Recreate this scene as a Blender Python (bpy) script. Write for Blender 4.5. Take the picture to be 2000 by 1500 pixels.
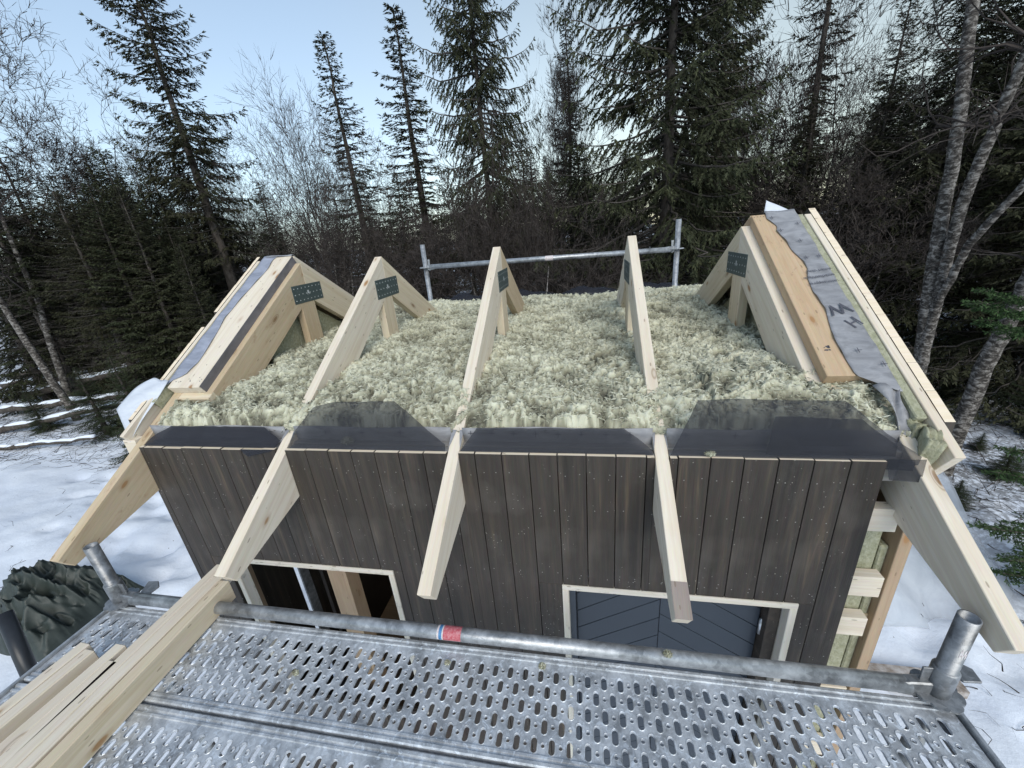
import bpy, bmesh, math, random
import numpy as np
from mathutils import Matrix, Vector, Euler

for o in list(bpy.data.objects): bpy.data.objects.remove(o)
SC = bpy.context.scene
COL = SC.collection
R = math.radians

# ------------------------------------------------------------------ camera
cam_d = bpy.data.cameras.new('camera')
cam = bpy.data.objects.new('camera', cam_d); COL.objects.link(cam)
cam_d.sensor_width = 36.0
cam_d.lens = 767.12 / 2000 * 36.0
cam_d.clip_start = 0.02; cam_d.clip_end = 600
YAW, PIT, ROL = 0.2042, 0.3651, -0.0890
def _cam_rot(a, b, c):
    ca, sa = math.cos(a), math.sin(a); cb, sb = math.cos(b), math.sin(b); cc, sc = math.cos(c), math.sin(c)
    Rz = np.array([[ca, sa, 0], [-sa, ca, 0], [0, 0, 1]])
    Rx = np.array([[1, 0, 0], [0, cb, -sb], [0, sb, cb]])
    Ry = np.array([[cc, 0, sc], [0, 1, 0], [-sc, 0, cc]])
    return Ry @ Rx @ Rz
_M = _cam_rot(YAW, PIT, ROL)
_r, _f, _u = _M[0], _M[1], _M[2]
cam.matrix_world = Matrix(((_r[0], _u[0], -_f[0], 1.7735), (_r[1], _u[1], -_f[1], -1.3027), (_r[2], _u[2], -_f[2], 0.8056), (0, 0, 0, 1)))
SC.camera = cam

# ------------------------------------------------------------------ sky, sun, exposure
SUN_EL, SUN_AZ = R(38.0), R(158)        # soft veiled light from behind the camera
world = bpy.data.worlds.new('World'); SC.world = world
world.use_nodes = True
wn = world.node_tree; wn.nodes.clear()
sky = wn.nodes.new('ShaderNodeTexSky'); sky.sky_type = 'NISHITA'; sky.sun_disc = False
sky.sun_elevation = SUN_EL; sky.sun_rotation = SUN_AZ
sky.altitude = 600; sky.air_density = 1.0; sky.dust_density = .7; sky.ozone_density = 1.6
bg = wn.nodes.new('ShaderNodeBackground'); bg.inputs['Strength'].default_value = 0.15
wo = wn.nodes.new('ShaderNodeOutputWorld')
hs = wn.nodes.new('ShaderNodeHueSaturation'); hs.inputs['Saturation'].default_value = 0.56
# the whole horizon ring is a little dimmer than the clear-air model, and warmer low down towards the sunset side (back right)
_tc = wn.nodes.new('ShaderNodeTexCoord'); _sx = wn.nodes.new('ShaderNodeSeparateXYZ'); wn.links.new(_tc.outputs['Generated'], _sx.inputs[0])
_mr = wn.nodes.new('ShaderNodeMapRange'); _mr.interpolation_type = 'SMOOTHSTEP'; _mr.inputs['From Min'].default_value = 0.0; _mr.inputs['From Max'].default_value = .55
wn.links.new(_sx.outputs[2], _mr.inputs['Value'])
_m1 = wn.nodes.new('ShaderNodeMix'); _m1.data_type = 'RGBA'; _m1.inputs[6].default_value = (.60, .66, .66, 1); _m1.inputs[7].default_value = (.80, .93, .98, 1)
wn.links.new(_mr.outputs[0], _m1.inputs[0])
_dp = wn.nodes.new('ShaderNodeVectorMath'); _dp.operation = 'DOT_PRODUCT'; _dp.inputs[1].default_value = (math.sin(R(33)), math.cos(R(33)), 0.02)
wn.links.new(_tc.outputs['Generated'], _dp.inputs[0])
_mg = wn.nodes.new('ShaderNodeMapRange'); _mg.interpolation_type = 'SMOOTHSTEP'; _mg.inputs['From Min'].default_value = .35; _mg.inputs['From Max'].default_value = 1.0
wn.links.new(_dp.outputs['Value'], _mg.inputs['Value'])
_m0 = wn.nodes.new('ShaderNodeMix'); _m0.data_type = 'RGBA'; _m0.inputs[6].default_value = (1, 1, 1, 1); _m0.inputs[7].default_value = (1.16, 1.03, .86, 1)
wn.links.new(_mg.outputs[0], _m0.inputs[0])
_m2 = wn.nodes.new('ShaderNodeMix'); _m2.data_type = 'RGBA'; _m2.blend_type = 'MULTIPLY'; _m2.inputs[0].default_value = 1.0
wn.links.new(_m1.outputs[2], _m2.inputs[6]); wn.links.new(_m0.outputs[2], _m2.inputs[7])
_mm = wn.nodes.new('ShaderNodeMix'); _mm.data_type = 'RGBA'; _mm.blend_type = 'MULTIPLY'; _mm.inputs[0].default_value = 1.0
wn.links.new(sky.outputs[0], hs.inputs['Color']); wn.links.new(hs.outputs[0], _mm.inputs[6]); wn.links.new(_m2.outputs[2], _mm.inputs[7]); wn.links.new(_mm.outputs[2], bg.inputs[0]); wn.links.new(bg.outputs[0], wo.inputs[0])
sun_d = bpy.data.lights.new('sun', 'SUN'); sun_d.energy = 1.4; sun_d.angle = R(40); sun_d.color = (1.0, 0.92, 0.80)
sun = bpy.data.objects.new('sun', sun_d); COL.objects.link(sun)
_d = Vector((math.sin(SUN_AZ) * math.cos(SUN_EL), math.cos(SUN_AZ) * math.cos(SUN_EL), math.sin(SUN_EL)))
sun.rotation_euler = _d.to_track_quat('Z', 'Y').to_euler()
SC.view_settings.view_transform = 'Standard'; SC.view_settings.look = 'None'
SC.view_settings.gamma = 1.0; SC.view_settings.use_curve_mapping = False
SC.view_settings.exposure = 0.66
SC.render.engine = 'CYCLES'
SC.cycles.max_bounces = 6; SC.cycles.transparent_max_bounces = 10

# ------------------------------------------------------------------ helpers
WM = {}
def _place(o, M, parent):
    WM[o.name] = M.copy()
    if parent is not None:
        o.parent = parent
        o.matrix_basis = WM[parent.name].inverted() @ M
    else:
        o.matrix_basis = M
def thing(name, label, cat, loc=(0, 0, 0), group=None):
    o = bpy.data.objects.new(name, None); COL.objects.link(o)
    o.empty_display_size = 0.2
    _place(o, Matrix.Translation(Vector(loc)), None)
    o['label'] = label; o['category'] = cat
    if group: o['group'] = group
    return o
def tag(o, label=None, cat=None, group=None, kind=None):
    for k, v in (('label', label), ('category', cat), ('group', group), ('kind', kind)):
        if v: o[k] = v
    return o
def link(name, me, parent=None, M=None):
    o = bpy.data.objects.new(name, me); COL.objects.link(o)
    _place(o, M if M is not None else Matrix.Identity(4), parent)
    return o
def frame(o, x, y, z):
    x, y, z = Vector(x), Vector(y), Vector(z); o = Vector(o)
    return Matrix(((x.x, y.x, z.x, o.x), (x.y, y.y, z.y, o.y), (x.z, y.z, z.z, o.z), (0, 0, 0, 1)))
def np_mesh(name, V, F, mat=None, smooth=False, attr=None, nv=None):
    """V (n,3) array, F (m,k) int array (k = 3 or 4)"""
    me = bpy.data.meshes.new(name)
    V = np.asarray(V, dtype=np.float32); F = np.asarray(F, dtype=np.int32)
    m, k = F.shape
    me.vertices.add(len(V)); me.vertices.foreach_set('co', V.ravel())
    me.loops.add(m * k); me.loops.foreach_set('vertex_index', F.ravel())
    me.polygons.add(m); me.polygons.foreach_set('loop_start', np.arange(0, m * k, k, dtype=np.int32))
    me.polygons.foreach_set('use_smooth', np.full(m, smooth, dtype=bool))
    if attr is not None:
        a = me.attributes.new('rnd', 'FLOAT', 'POINT'); a.data.foreach_set('value', np.asarray(attr, dtype=np.float32))
    me.update(calc_edges=True)
    if mat: me.materials.append(mat)
    return me
def bm_mesh(name, bm, mats, smooth=False):
    me = bpy.data.meshes.new(name); bm.normal_update(); bm.to_mesh(me); bm.free()
    for m in (mats if isinstance(mats, (list, tuple)) else [mats]): me.materials.append(m)
    if smooth: me.polygons.foreach_set('use_smooth', [True] * len(me.polygons))
    return me
def box_bm(lx, ly, lz, bev=0.0015, center=(0, 0, 0)):
    bm = bmesh.new(); bmesh.ops.create_cube(bm, size=1.0)
    for v in bm.verts: v.co = Vector((v.co.x * lx + center[0], v.co.y * ly + center[1], v.co.z * lz + center[2]))
    if bev: bmesh.ops.bevel(bm, geom=bm.edges[:], offset=bev, segments=1, affect='EDGES')
    return bm
def member(name, parent, p0, p1, w, h, mat, side=(1, 0, 0), bev=0.002):
    """timber from p0 to p1 (centre line), local x along its length so that the grain follows it"""
    p0, p1 = Vector(p0), Vector(p1); x = (p1 - p0); L = x.length; x.normalize()
    y = Vector(side); y = (y - x * y.dot(x)).normalized(); z = x.cross(y)
    me = bm_mesh(name, box_bm(L, w, h, bev), mat)
    return link(name, me, parent, frame((p0 + p1) / 2, x, y, z))
def prism(prof, w, bev=0.0):
    """polygon profile in local xz extruded along local y by w (centred)"""
    bm = bmesh.new(); n = len(prof)
    a = [bm.verts.new((p[0], -w / 2, p[1])) for p in prof]; b = [bm.verts.new((p[0], w / 2, p[1])) for p in prof]
    bm.faces.new(a); bm.faces.new(b[::-1])
    for i in range(n): bm.faces.new((a[i], b[i], b[(i + 1) % n], a[(i + 1) % n]))
    bmesh.ops.recalc_face_normals(bm, faces=bm.faces[:])
    if bev: bmesh.ops.bevel(bm, geom=bm.edges[:], offset=bev, segments=1, affect='EDGES')
    return bm
def tube(pts, rad, n=10, cap=True):
    pts = [Vector(p) for p in pts]; rad = rad if isinstance(rad, (list, tuple)) else [rad] * len(pts)
    bm = bmesh.new(); rings = []
    t0 = (pts[1] - pts[0]).normalized(); ref = Vector((0, 0, 1)) if abs(t0.z) < .9 else Vector((1, 0, 0))
    u = t0.cross(ref).normalized()
    for i, p in enumerate(pts):
        t = (pts[min(i + 1, len(pts) - 1)] - pts[max(i - 1, 0)]).normalized()
        u = (u - t * u.dot(t)).normalized(); v = t.cross(u)
        rings.append([bm.verts.new(p + (u * math.cos(2 * math.pi * k / n) + v * math.sin(2 * math.pi * k / n)) * rad[i]) for k in range(n)])
    for a, b in zip(rings, rings[1:]):
        for k in range(n): bm.faces.new((a[k], a[(k + 1) % n], b[(k + 1) % n], b[k]))
    if cap: bm.faces.new(rings[0][::-1]); bm.faces.new(rings[-1])
    return bm
def bm_join(dst, src):
    me = bpy.data.meshes.new('tmp'); src.to_mesh(me); src.free(); dst.from_mesh(me); bpy.data.meshes.remove(me)

# numpy value noise -------------------------------------------------
_rng = np.random.default_rng(7)
_TAB = _rng.random((256, 256)).astype(np.float32)
def vnoise(x, y, s=0):
    xi = np.floor(x).astype(int); yi = np.floor(y).astype(int); fx = x - xi; fy = y - yi
    fx = fx * fx * (3 - 2 * fx); fy = fy * fy * (3 - 2 * fy)
    g = lambda a, b: _TAB[(a + s * 37) & 255, (b + s * 91) & 255]
    return (g(xi, yi) * (1 - fx) + g(xi + 1, yi) * fx) * (1 - fy) + (g(xi, yi + 1) * (1 - fx) + g(xi + 1, yi + 1) * fx) * fy
def fbm(x, y, o=4, s=0, g=.5):
    r = 0; a = 1; t = 0
    for i in range(o): r = r + a * vnoise(x * 2 ** i, y * 2 ** i, s + i); t += a; a *= g
    return r / t

# ------------------------------------------------------------------ materials
def mat_new(name):
    m = bpy.data.materials.new(name); m.use_nodes = True; nt = m.node_tree
    b = nt.nodes['Principled BSDF']
    return m, nt, b
class NT:
    def __init__(s, nt): s.nt = nt
    def n(s, t, **kw):
        x = s.nt.nodes.new(t)
        for k, v in kw.items():
            if k.startswith('_'): setattr(x, k[1:], v)
            else: x.inputs[k.replace('__', ' ')].default_value = v
        return x
    def l(s, a, b): s.nt.links.new(a, b)
    def ramp(s, fac, stops):
        r = s.nt.nodes.new('ShaderNodeValToRGB'); e = r.color_ramp.elements
        while len(e) > 1: e.remove(e[0])
        e[0].position = stops[0][0]; e[0].color = (*stops[0][1], 1)
        for p, c in stops[1:]:
            q = e.new(p); q.color = (*c, 1)
        s.l(fac, r.inputs[0]); return r.outputs[0]
    def mix(s, fac, a, b, mode='MIX'):
        m = s.nt.nodes.new('ShaderNodeMix'); m.data_type = 'RGBA'; m.blend_type = mode
        for sock, v in ((m.inputs[0], fac), (m.inputs[6], a), (m.inputs[7], b)):
            if hasattr(v, 'links'): s.l(v, sock)
            elif isinstance(v, tuple): sock.default_value = (*v, 1)
            else: sock.default_value = v
        return m.outputs[2]
    def math(s, op, a, b=0.0):
        m = s.nt.nodes.new('ShaderNodeMath'); m.operation = op
        for sock, v in ((m.inputs[0], a), (m.inputs[1], b)):
            if hasattr(v, 'links'): s.l(v, sock)
            else: sock.default_value = v
        return m.outputs[0]
    def bump(s, h, b, strength=.3, dist=.002):
        u = s.nt.nodes.new('ShaderNodeBump'); u.inputs['Strength'].default_value = strength; u.inputs['Distance'].default_value = dist
        s.l(h, u.inputs['Height']); s.l(u.outputs[0], b.inputs['Normal'])
def obj_coord(q, scale, rnd=True, src='Object'):
    tc = q.n('ShaderNodeTexCoord'); mp = q.n('ShaderNodeMapping'); mp.inputs['Scale'].default_value = scale
    if rnd:
        oi = q.n('ShaderNodeObjectInfo'); cx = q.n('ShaderNodeCombineXYZ')
        for i, k in enumerate((31.0, 17.0, 23.0)): q.l(q.math('MULTIPLY', oi.outputs['Random'], k), cx.inputs[i])
        va = q.n('ShaderNodeVectorMath'); q.l(tc.outputs[src], va.inputs[0]); q.l(cx.outputs[0], va.inputs[1])
        q.l(va.outputs[0], mp.inputs[0])
    else: q.l(tc.outputs[src], mp.inputs[0])
    return mp.outputs[0]
def wood(name, light, dark, knot=(.32, .17, .07), knots=True, rough=.7, mottle=None, grainamt=1.0):
    m, nt, b = mat_new(name); q = NT(nt)
    warp = q.n('ShaderNodeTexNoise', Scale=1.0, Detail=2.0); q.l(obj_coord(q, (1.6, 9, 9)), warp.inputs['Vector'])
    ring = q.n('ShaderNodeTexNoise', Scale=1.0, Detail=3.0, Roughness=.6, Distortion=.8); q.l(obj_coord(q, (1.4, 42, 42)), ring.inputs['Vector'])
    fine = q.n('ShaderNodeTexNoise', Scale=1.0, Detail=2.0); q.l(obj_coord(q, (22, 420, 420)), fine.inputs['Vector'])
    g = q.ramp(ring.outputs['Fac'], [(.36, (0, 0, 0)), (.52, (.55, .55, .55)), (.6, (1, 1, 1))])
    c = q.mix(q.math('MULTIPLY', g, .55 * grainamt), light, dark)
    c = q.mix(q.math('MULTIPLY', warp.outputs['Fac'], .45), c, tuple(x * .82 for x in light))
    c = q.mix(.16, c, fine.outputs['Color'], 'OVERLAY')
    if knots:
        vo = q.n('ShaderNodeTexVoronoi', Scale=1.0, Randomness=1.0); vo.voronoi_dimensions = '3D'
        q.l(obj_coord(q, (4.0, 9.5, 9.5)), vo.inputs['Vector'])
        k = q.ramp(vo.outputs['Distance'], [(0, (1, 1, 1)), (.09, (.85, .85, .85)), (.115, (.3, .3, .3)), (.19, (0, 0, 0))])
        c = q.mix(k, c, knot)
    nk = q.n('ShaderNodeTexVoronoi', Scale=1.0, Randomness=1.0); q.l(obj_coord(q, (9, 30, 30)), nk.inputs['Vector'])
    c = q.mix(q.math('MULTIPLY', q.math('LESS_THAN', nk.outputs['Distance'], .10), .55), c, (.16, .11, .07))
    bk = q.n('ShaderNodeTexVoronoi', Scale=1.0, Randomness=1.0); q.l(obj_coord(q, (2.1, 6, 6)), bk.inputs['Vector'])
    if knots:
        c = q.mix(q.ramp(bk.outputs['Distance'], [(0, (.9, .9, .9)), (.05, (.75, .75, .75)), (.07, (.2, .2, .2)), (.085, (.6, .6, .6)), (.10, (.12, .12, .12)), (.22, (0, 0, 0))]), c, tuple(x * .6 for x in knot))
        stn = q.n('ShaderNodeTexNoise', Scale=1.0, Detail=4.0, Roughness=.6); q.l(obj_coord(q, (2.5, 11, 11)), stn.inputs['Vector'])
        c = q.mix(q.math('MULTIPLY', q.ramp(stn.outputs['Fac'], [(.52, (0, 0, 0)), (.72, (1, 1, 1))]), .38), c, dark)
    if mottle:
        mo = q.n('ShaderNodeTexNoise', Scale=1.0, Detail=5.0, Roughness=.7); q.l(obj_coord(q, (14, 26, 26)), mo.inputs['Vector'])
        k2 = q.ramp(mo.outputs['Fac'], [(.58, (0, 0, 0)), (.72, (1, 1, 1))]); c = q.mix(q.math('MULTIPLY', k2, .6), c, mottle)
    q.l(c, b.inputs['Base Color']); b.inputs['Roughness'].default_value = rough
    b.inputs['Specular IOR Level'].default_value = .25
    q.bump(fine.outputs['Fac'], b, .25, .001)
    return m
M_wood = wood('planed spruce timber', (.68, .585, .44), (.50, .385, .24))
M_wood2 = wood('warm planed timber', (.56, .45, .31), (.42, .30, .18), mottle=(.34, .22, .13))
M_wood3 = wood('pale planed timber', (.74, .66, .545), (.57, .46, .335))
M_raw = wood('rough sawn end timber', (.82, .70, .54), (.68, .54, .38), knots=False)
M_orange = wood('waney orange board', (.54, .40, .26), (.40, .26, .15), mottle=(.27, .17, .11))
M_greywood = wood('weathered grey timber', (.26, .25, .24), (.17, .16, .15), knots=False)
M_trim = wood('opening edge timber', (.66, .62, .54), (.5, .43, .33), knots=False, mottle=(.12, .10, .09))
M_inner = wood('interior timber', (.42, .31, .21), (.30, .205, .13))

def dark_board():
    m, nt, b = mat_new('dark stained boarding'); q = NT(nt)
    v = obj_coord(q, (30, 30, 1.6)); g = q.n('ShaderNodeTexNoise', Scale=1.0, Detail=4.0, Roughness=.6, Distortion=.6); q.l(v, g.inputs['Vector'])
    f = q.n('ShaderNodeTexNoise', Scale=1.0, Detail=2.0); q.l(obj_coord(q, (300, 300, 14)), f.inputs['Vector'])
    sp = q.n('ShaderNodeTexNoise', Scale=1.0, Detail=6.0, Roughness=.75); q.l(obj_coord(q, (9, 9, 5)), sp.inputs['Vector'])
    dust = q.n('ShaderNodeTexVoronoi', Scale=70.0); q.l(obj_coord(q, (1, 1, .8)), dust.inputs['Vector'])
    big = q.n('ShaderNodeTexNoise', Scale=3.0, Detail=3.0); q.l(obj_coord(q, (1, 1, 1), rnd=False), big.inputs['Vector'])
    c = q.ramp(g.outputs['Fac'], [(.3, (.022, .018, .015)), (.5, (.036, .030, .025)), (.62, (.054, .043, .034)), (.72, (.10, .074, .050))])
    oi = q.n('ShaderNodeObjectInfo')
    c = q.mix(q.math('MULTIPLY', oi.outputs['Random'], .35), c, (.060, .048, .038))
    c = q.mix(.25, c, f.outputs['Color'], 'OVERLAY')
    k = q.ramp(sp.outputs['Fac'], [(.55, (0, 0, 0)), (.75, (1, 1, 1))]); c = q.mix(q.math('MULTIPLY', k, .25), c, (.10, .095, .09))
    dm = q.math('MULTIPLY', q.math('LESS_THAN', dust.outputs['Distance'], .13), q.math('GREATER_THAN', sp.outputs['Fac'], .56))
    c = q.mix(q.math('MULTIPLY', dm, .8), c, (.3, .28, .24))
    hz = q.ramp(big.outputs['Fac'], [(.55, (0, 0, 0)), (.75, (1, 1, 1))]); c = q.mix(q.math('MULTIPLY', hz, .42), c, (.14, .125, .11))
    q.l(c, b.inputs['Base Color']); b.inputs['Roughness'].default_value = .62; b.inputs['Specular IOR Level'].default_value = .35
    q.bump(q.math('ADD', f.outputs['Fac'], g.outputs['Fac']), b, .5, .0015)
    return m
M_dark = dark_board()

def galv(name, frost=.0, base=.42):
    m, nt, b = mat_new(name); q = NT(nt)
    vo = q.n('ShaderNodeTexVoronoi', Scale=60.0); q.l(obj_coord(q, (1, 1, 1), rnd=False), vo.inputs['Vector'])
    no = q.n('ShaderNodeTexNoise', Scale=9.0, Detail=7.0, Roughness=.72); q.l(obj_coord(q, (1, 1, 1), rnd=False), no.inputs['Vector'])
    n2 = q.n('ShaderNodeTexNoise', Scale=45.0, Detail=5.0, Roughness=.7, Distortion=1.0); q.l(obj_coord(q, (1, 1, 1), rnd=False), n2.inputs['Vector'])
    d, mI, h = base * .5, base, base * 1.45
    c = q.ramp(no.outputs['Fac'], [(.32, (d, d * 1.03, d * 1.07)), (.5, (mI, mI * 1.04, mI * 1.09)), (.68, (h, h * 1.03, h * 1.07))])
    vb = q.n('ShaderNodeSeparateColor'); q.l(vo.outputs['Color'], vb.inputs[0]); c = q.mix(.25, c, vb.outputs[0], 'SOFT_LIGHT')
    if frost:
        k = q.ramp(n2.outputs['Fac'], [(.53, (0, 0, 0)), (.66, (1, 1, 1))]); c = q.mix(q.math('MULTIPLY', k, frost), c, (.74, .79, .85))
        k3 = q.ramp(n2.outputs['Fac'], [(.28, (1, 1, 1)), (.38, (0, 0, 0))]); c = q.mix(q.math('MULTIPLY', k3, .45), c, (.13, .135, .145))
    q.l(c, b.inputs['Base Color']); b.inputs['Metallic'].default_value = .55 if not frost else .42
    rr = q.ramp(no.outputs['Fac'], [(.3, (.28,) * 3), (.7, (.50,) * 3)]); q.l(rr, b.inputs['Roughness'])
    q.bump(n2.outputs['Fac'], b, .45, .002)
    return m
M_galv = galv('galvanised steel', base=.36)
M_galvd = galv('dull galvanised casting', base=.22)
M_deck = galv('frosted galvanised deck', frost=.85, base=.46)

def simple(name, col, rough=.6, metal=0, noise=None, nscale=20.0, bump=0, spec=.5, bscale=None):
    m, nt, b = mat_new(name); q = NT(nt)
    b.inputs['Roughness'].default_value = rough; b.inputs['Metallic'].default_value = metal; b.inputs['Specular IOR Level'].default_value = spec
    no = q.n('ShaderNodeTexNoise', Scale=nscale, Detail=5.0, Roughness=.65); q.l(obj_coord(q, (1, 1, 1)), no.inputs['Vector'])
    c = q.ramp(no.outputs['Fac'], [(.35, col), (.68, noise or tuple(x * 1.25 for x in col))]); q.l(c, b.inputs['Base Color'])
    if bump: q.bump(no.outputs['Fac'], b, bump, .01)
    return m
M_plate = simple('zinc nail plate', (.10, .135, .135), .42, .6, (.15, .19, .185), 60)
M_tooth = simple('bright nail plate teeth', (.62, .65, .66), .35, .4)
M_nail = simple('nail heads', (.22, .21, .19), .5, .4)
M_staple = simple('dark staples', (.05, .045, .04), .5, .5)
M_batt = simple('pressed mineral wool slab', (.27, .27, .17), .95, 0, (.42, .41, .30), 55, .8)
M_tarp = simple('green tarpaulin', (.022, .030, .026), .55, 0, (.036, .046, .040), 8, .3)
M_pipe = simple('black drain pipe', (.02, .022, .026), .4)
M_orangep = simple('orange brown pipe socket', (.36, .12, .05), .5)
M_red = simple('red plastic', (.32, .02, .025), .4, 0, (.42, .03, .03))
M_door = simple('dark blue grey door paint', (.030, .040, .056), .38, 0, (.034, .045, .062), 3)
M_doorg = simple('door groove', (.008, .011, .016), .5)
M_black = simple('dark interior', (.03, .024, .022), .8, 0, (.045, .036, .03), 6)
M_hinge = simple('hinge steel', (.5, .52, .54), .3, .9)
M_ink = simple('printed ink', (.06, .06, .075), .7)
M_sticker = simple('red sticker', (.42, .05, .07), .5, 0, (.55, .25, .27), 120)
M_stickb = simple('blue sticker stripe', (.05, .17, .36), .5, 0, (.1, .25, .45), 120)
M_stickw = simple('white sticker stripe', (.7, .68, .68), .5, 0, (.5, .4, .4), 120)
M_boardcut = simple('frosted offcut board', (.2, .15, .11), .8, 0, (.5, .47, .45), 14)

def membrane(name, a, b2, alpha=None, scale=(9, 22, 22), rough=.55):
    m, nt, b = mat_new(name); q = NT(nt)
    no = q.n('ShaderNodeTexNoise', Scale=1.0, Detail=6.0, Roughness=.65, Distortion=.7); q.l(obj_coord(q, scale), no.inputs['Vector'])
    n2 = q.n('ShaderNodeTexNoise', Scale=6.0, Detail=3.0); q.l(obj_coord(q, (1, 1, 1)), n2.inputs['Vector'])
    c = q.ramp(no.outputs['Fac'], [(.32, a), (.68, b2)]); q.l(c, b.inputs['Base Color']); b.inputs['Roughness'].default_value = rough
    q.bump(q.math('ADD', no.outputs['Fac'], n2.outputs['Fac']), b, .35, .006)
    if alpha:
        tr = q.n('ShaderNodeBsdfTransparent'); mx = q.n('ShaderNodeMixShader'); mx.inputs[0].default_value = alpha
        out = nt.nodes['Material Output']; q.l(tr.outputs[0], mx.inputs[1]); q.l(b.outputs[0], mx.inputs[2]); q.l(mx.outputs[0], out.inputs[0])
    return m
M_memb = membrane('grey wind barrier', (.175, .175, .185), (.32, .32, .335))
M_membl = membrane('pale wind barrier', (.20, .215, .265), (.33, .35, .42))
M_membw = membrane('white side of wind barrier', (.50, .53, .59), (.62, .65, .70), rough=.6)
M_membd = membrane('dark edge of wind barrier', (.10, .095, .10), (.17, .16, .17))
M_mesh = membrane('black insect mesh', (.018, .020, .028), (.028, .030, .040), alpha=.46, rough=.8)
M_meshd = membrane('doubled black insect mesh', (.015, .016, .024), (.024, .026, .036), alpha=.62, rough=.8)
M_plastic = membrane('clear plastic film', (.50, .54, .60), (.68, .72, .78), alpha=.5, scale=(3, 3, 3), rough=.25)

def wool():
    m, nt, b = mat_new('loose mineral wool'); q = NT(nt)
    at = q.n('ShaderNodeAttribute'); at.attribute_name = 'rnd'
    no = q.n('ShaderNodeTexNoise', Scale=14.0, Detail=4.0); q.l(obj_coord(q, (1, 1, 1), rnd=False), no.inputs['Vector'])
    nf = q.n('ShaderNodeTexNoise', Scale=260.0, Detail=3.0, Distortion=1.5); q.l(obj_coord(q, (1, 1, 1), rnd=False), nf.inputs['Vector'])
    c = q.ramp(at.outputs['Fac'], [(0, (.018, .014, .008)), (.3, (.09, .078, .045)), (.6, (.33, .315, .205)), (.82, (.60, .585, .415)), (1, (.76, .75, .58))])  # near-black low end puts crevice shade into the wool colour
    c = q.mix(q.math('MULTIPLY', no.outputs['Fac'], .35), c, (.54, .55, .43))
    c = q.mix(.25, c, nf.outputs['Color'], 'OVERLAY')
    hsn = q.n('ShaderNodeHueSaturation', Saturation=.85); q.l(c, hsn.inputs['Color'])
    q.l(hsn.outputs[0], b.inputs['Base Color']); b.inputs['Roughness'].default_value = .95; b.inputs['Specular IOR Level'].default_value = .1
    q.bump(nf.outputs['Fac'], b, .6, .004)
    return m
M_wool = wool()

def snow():
    m, nt, b = mat_new('snow'); q = NT(nt)
    no = q.n('ShaderNodeTexNoise', Scale=2.2, Detail=8.0, Roughness=.62); q.l(obj_coord(q, (1, 1, 1), rnd=False), no.inputs['Vector'])
    n2 = q.n('ShaderNodeTexNoise', Scale=14.0, Detail=6.0, Roughness=.7); q.l(obj_coord(q, (1, 1, 1), rnd=False), n2.inputs['Vector'])
    vo = q.n('ShaderNodeTexVoronoi', Scale=5.5); q.l(obj_coord(q, (1, 1, 1), rnd=False), vo.inputs['Vector'])
    at = q.n('ShaderNodeAttribute'); at.attribute_name = 'rnd'     # forest litter share
    c = q.ramp(no.outputs['Fac'], [(.3, (.68, .73, .82)), (.7, (.80, .84, .90))])
    li = q.ramp(n2.outputs['Fac'], [(.46, (1, 1, 1)), (.58, (0, 0, 0))])
    c = q.mix(q.math('MULTIPLY', li, at.outputs['Fac']), c, (.045, .035, .022))
    sp = q.math('MULTIPLY', q.math('LESS_THAN', vo.outputs['Distance'], .045), .8); c = q.mix(sp, c, (.06, .05, .035))
    q.l(c, b.inputs['Base Color']); b.inputs['Roughness'].default_value = .75; b.inputs['Specular IOR Level'].default_value = .2
    q.bump(q.math('ADD', no.outputs['Fac'], q.math('MULTIPLY', n2.outputs['Fac'], .2)), b, .35, .08)
    return m
M_snow = snow()
def needle(name, cols, extra=.5):
    m, nt, b = mat_new(name); q = NT(nt)
    at = q.n('ShaderNodeAttribute'); at.attribute_name = 'rnd'
    oi = q.n('ShaderNodeObjectInfo')
    c = q.ramp(at.outputs['Fac'], cols)
    c = q.mix(q.math('MULTIPLY', oi.outputs['Random'], extra), c, (.034, .028, .015))
    q.l(c, b.inputs['Base Color']); b.inputs['Roughness'].default_value = .7; b.inputs['Specular IOR Level'].default_value = .25
    return m
M_needle = needle('spruce needles', [(0, (.017, .012, .008)), (.35, (.019, .022, .010)), (.75, (.036, .043, .019)), (1, (.066, .073, .034))])
M_needleb = needle('bright sapling needles', [(0, (.020, .035, .013)), (.5, (.035, .070, .022)), (1, (.06, .11, .035))], .1)
def bark(name, cols, scale=(14, 14, 5), bumpd=.02):
    m, nt, b = mat_new(name); q = NT(nt)
    no = q.n('ShaderNodeTexNoise', Scale=1.0, Detail=6.0, Roughness=.72, Distortion=.5); q.l(obj_coord(q, scale), no.inputs['Vector'])
    c = q.ramp(no.outputs['Fac'], cols); q.l(c, b.inputs['Base Color']); b.inputs['Roughness'].default_value = .85; b.inputs['Specular IOR Level'].default_value = .2
    q.bump(no.outputs['Fac'], b, .8, bumpd)
    return m
M_bark = bark('spruce bark', [(.3, (.035, .028, .024)), (.5, (.08, .068, .058)), (.7, (.15, .13, .115))])
M_barkg = bark('grey birch bark', [(.40, (.03, .026, .023)), (.50, (.085, .075, .066)), (.58, (.24, .22, .20)), (.72, (.40, .38, .35))], (13, 13, 22))
M_barkw = bark('white birch bark', [(.36, (.06, .05, .05)), (.46, (.42, .38, .36)), (.7, (.60, .57, .54))], (9, 9, 14))
M_twig = bark('bare twigs', [(.3, (.022, .018, .016)), (.7, (.075, .062, .056))], (3, 3, 3))
M_dead = bark('dead grey twigs', [(.3, (.030, .026, .023)), (.7, (.12, .105, .095))], (3, 3, 3))

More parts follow.
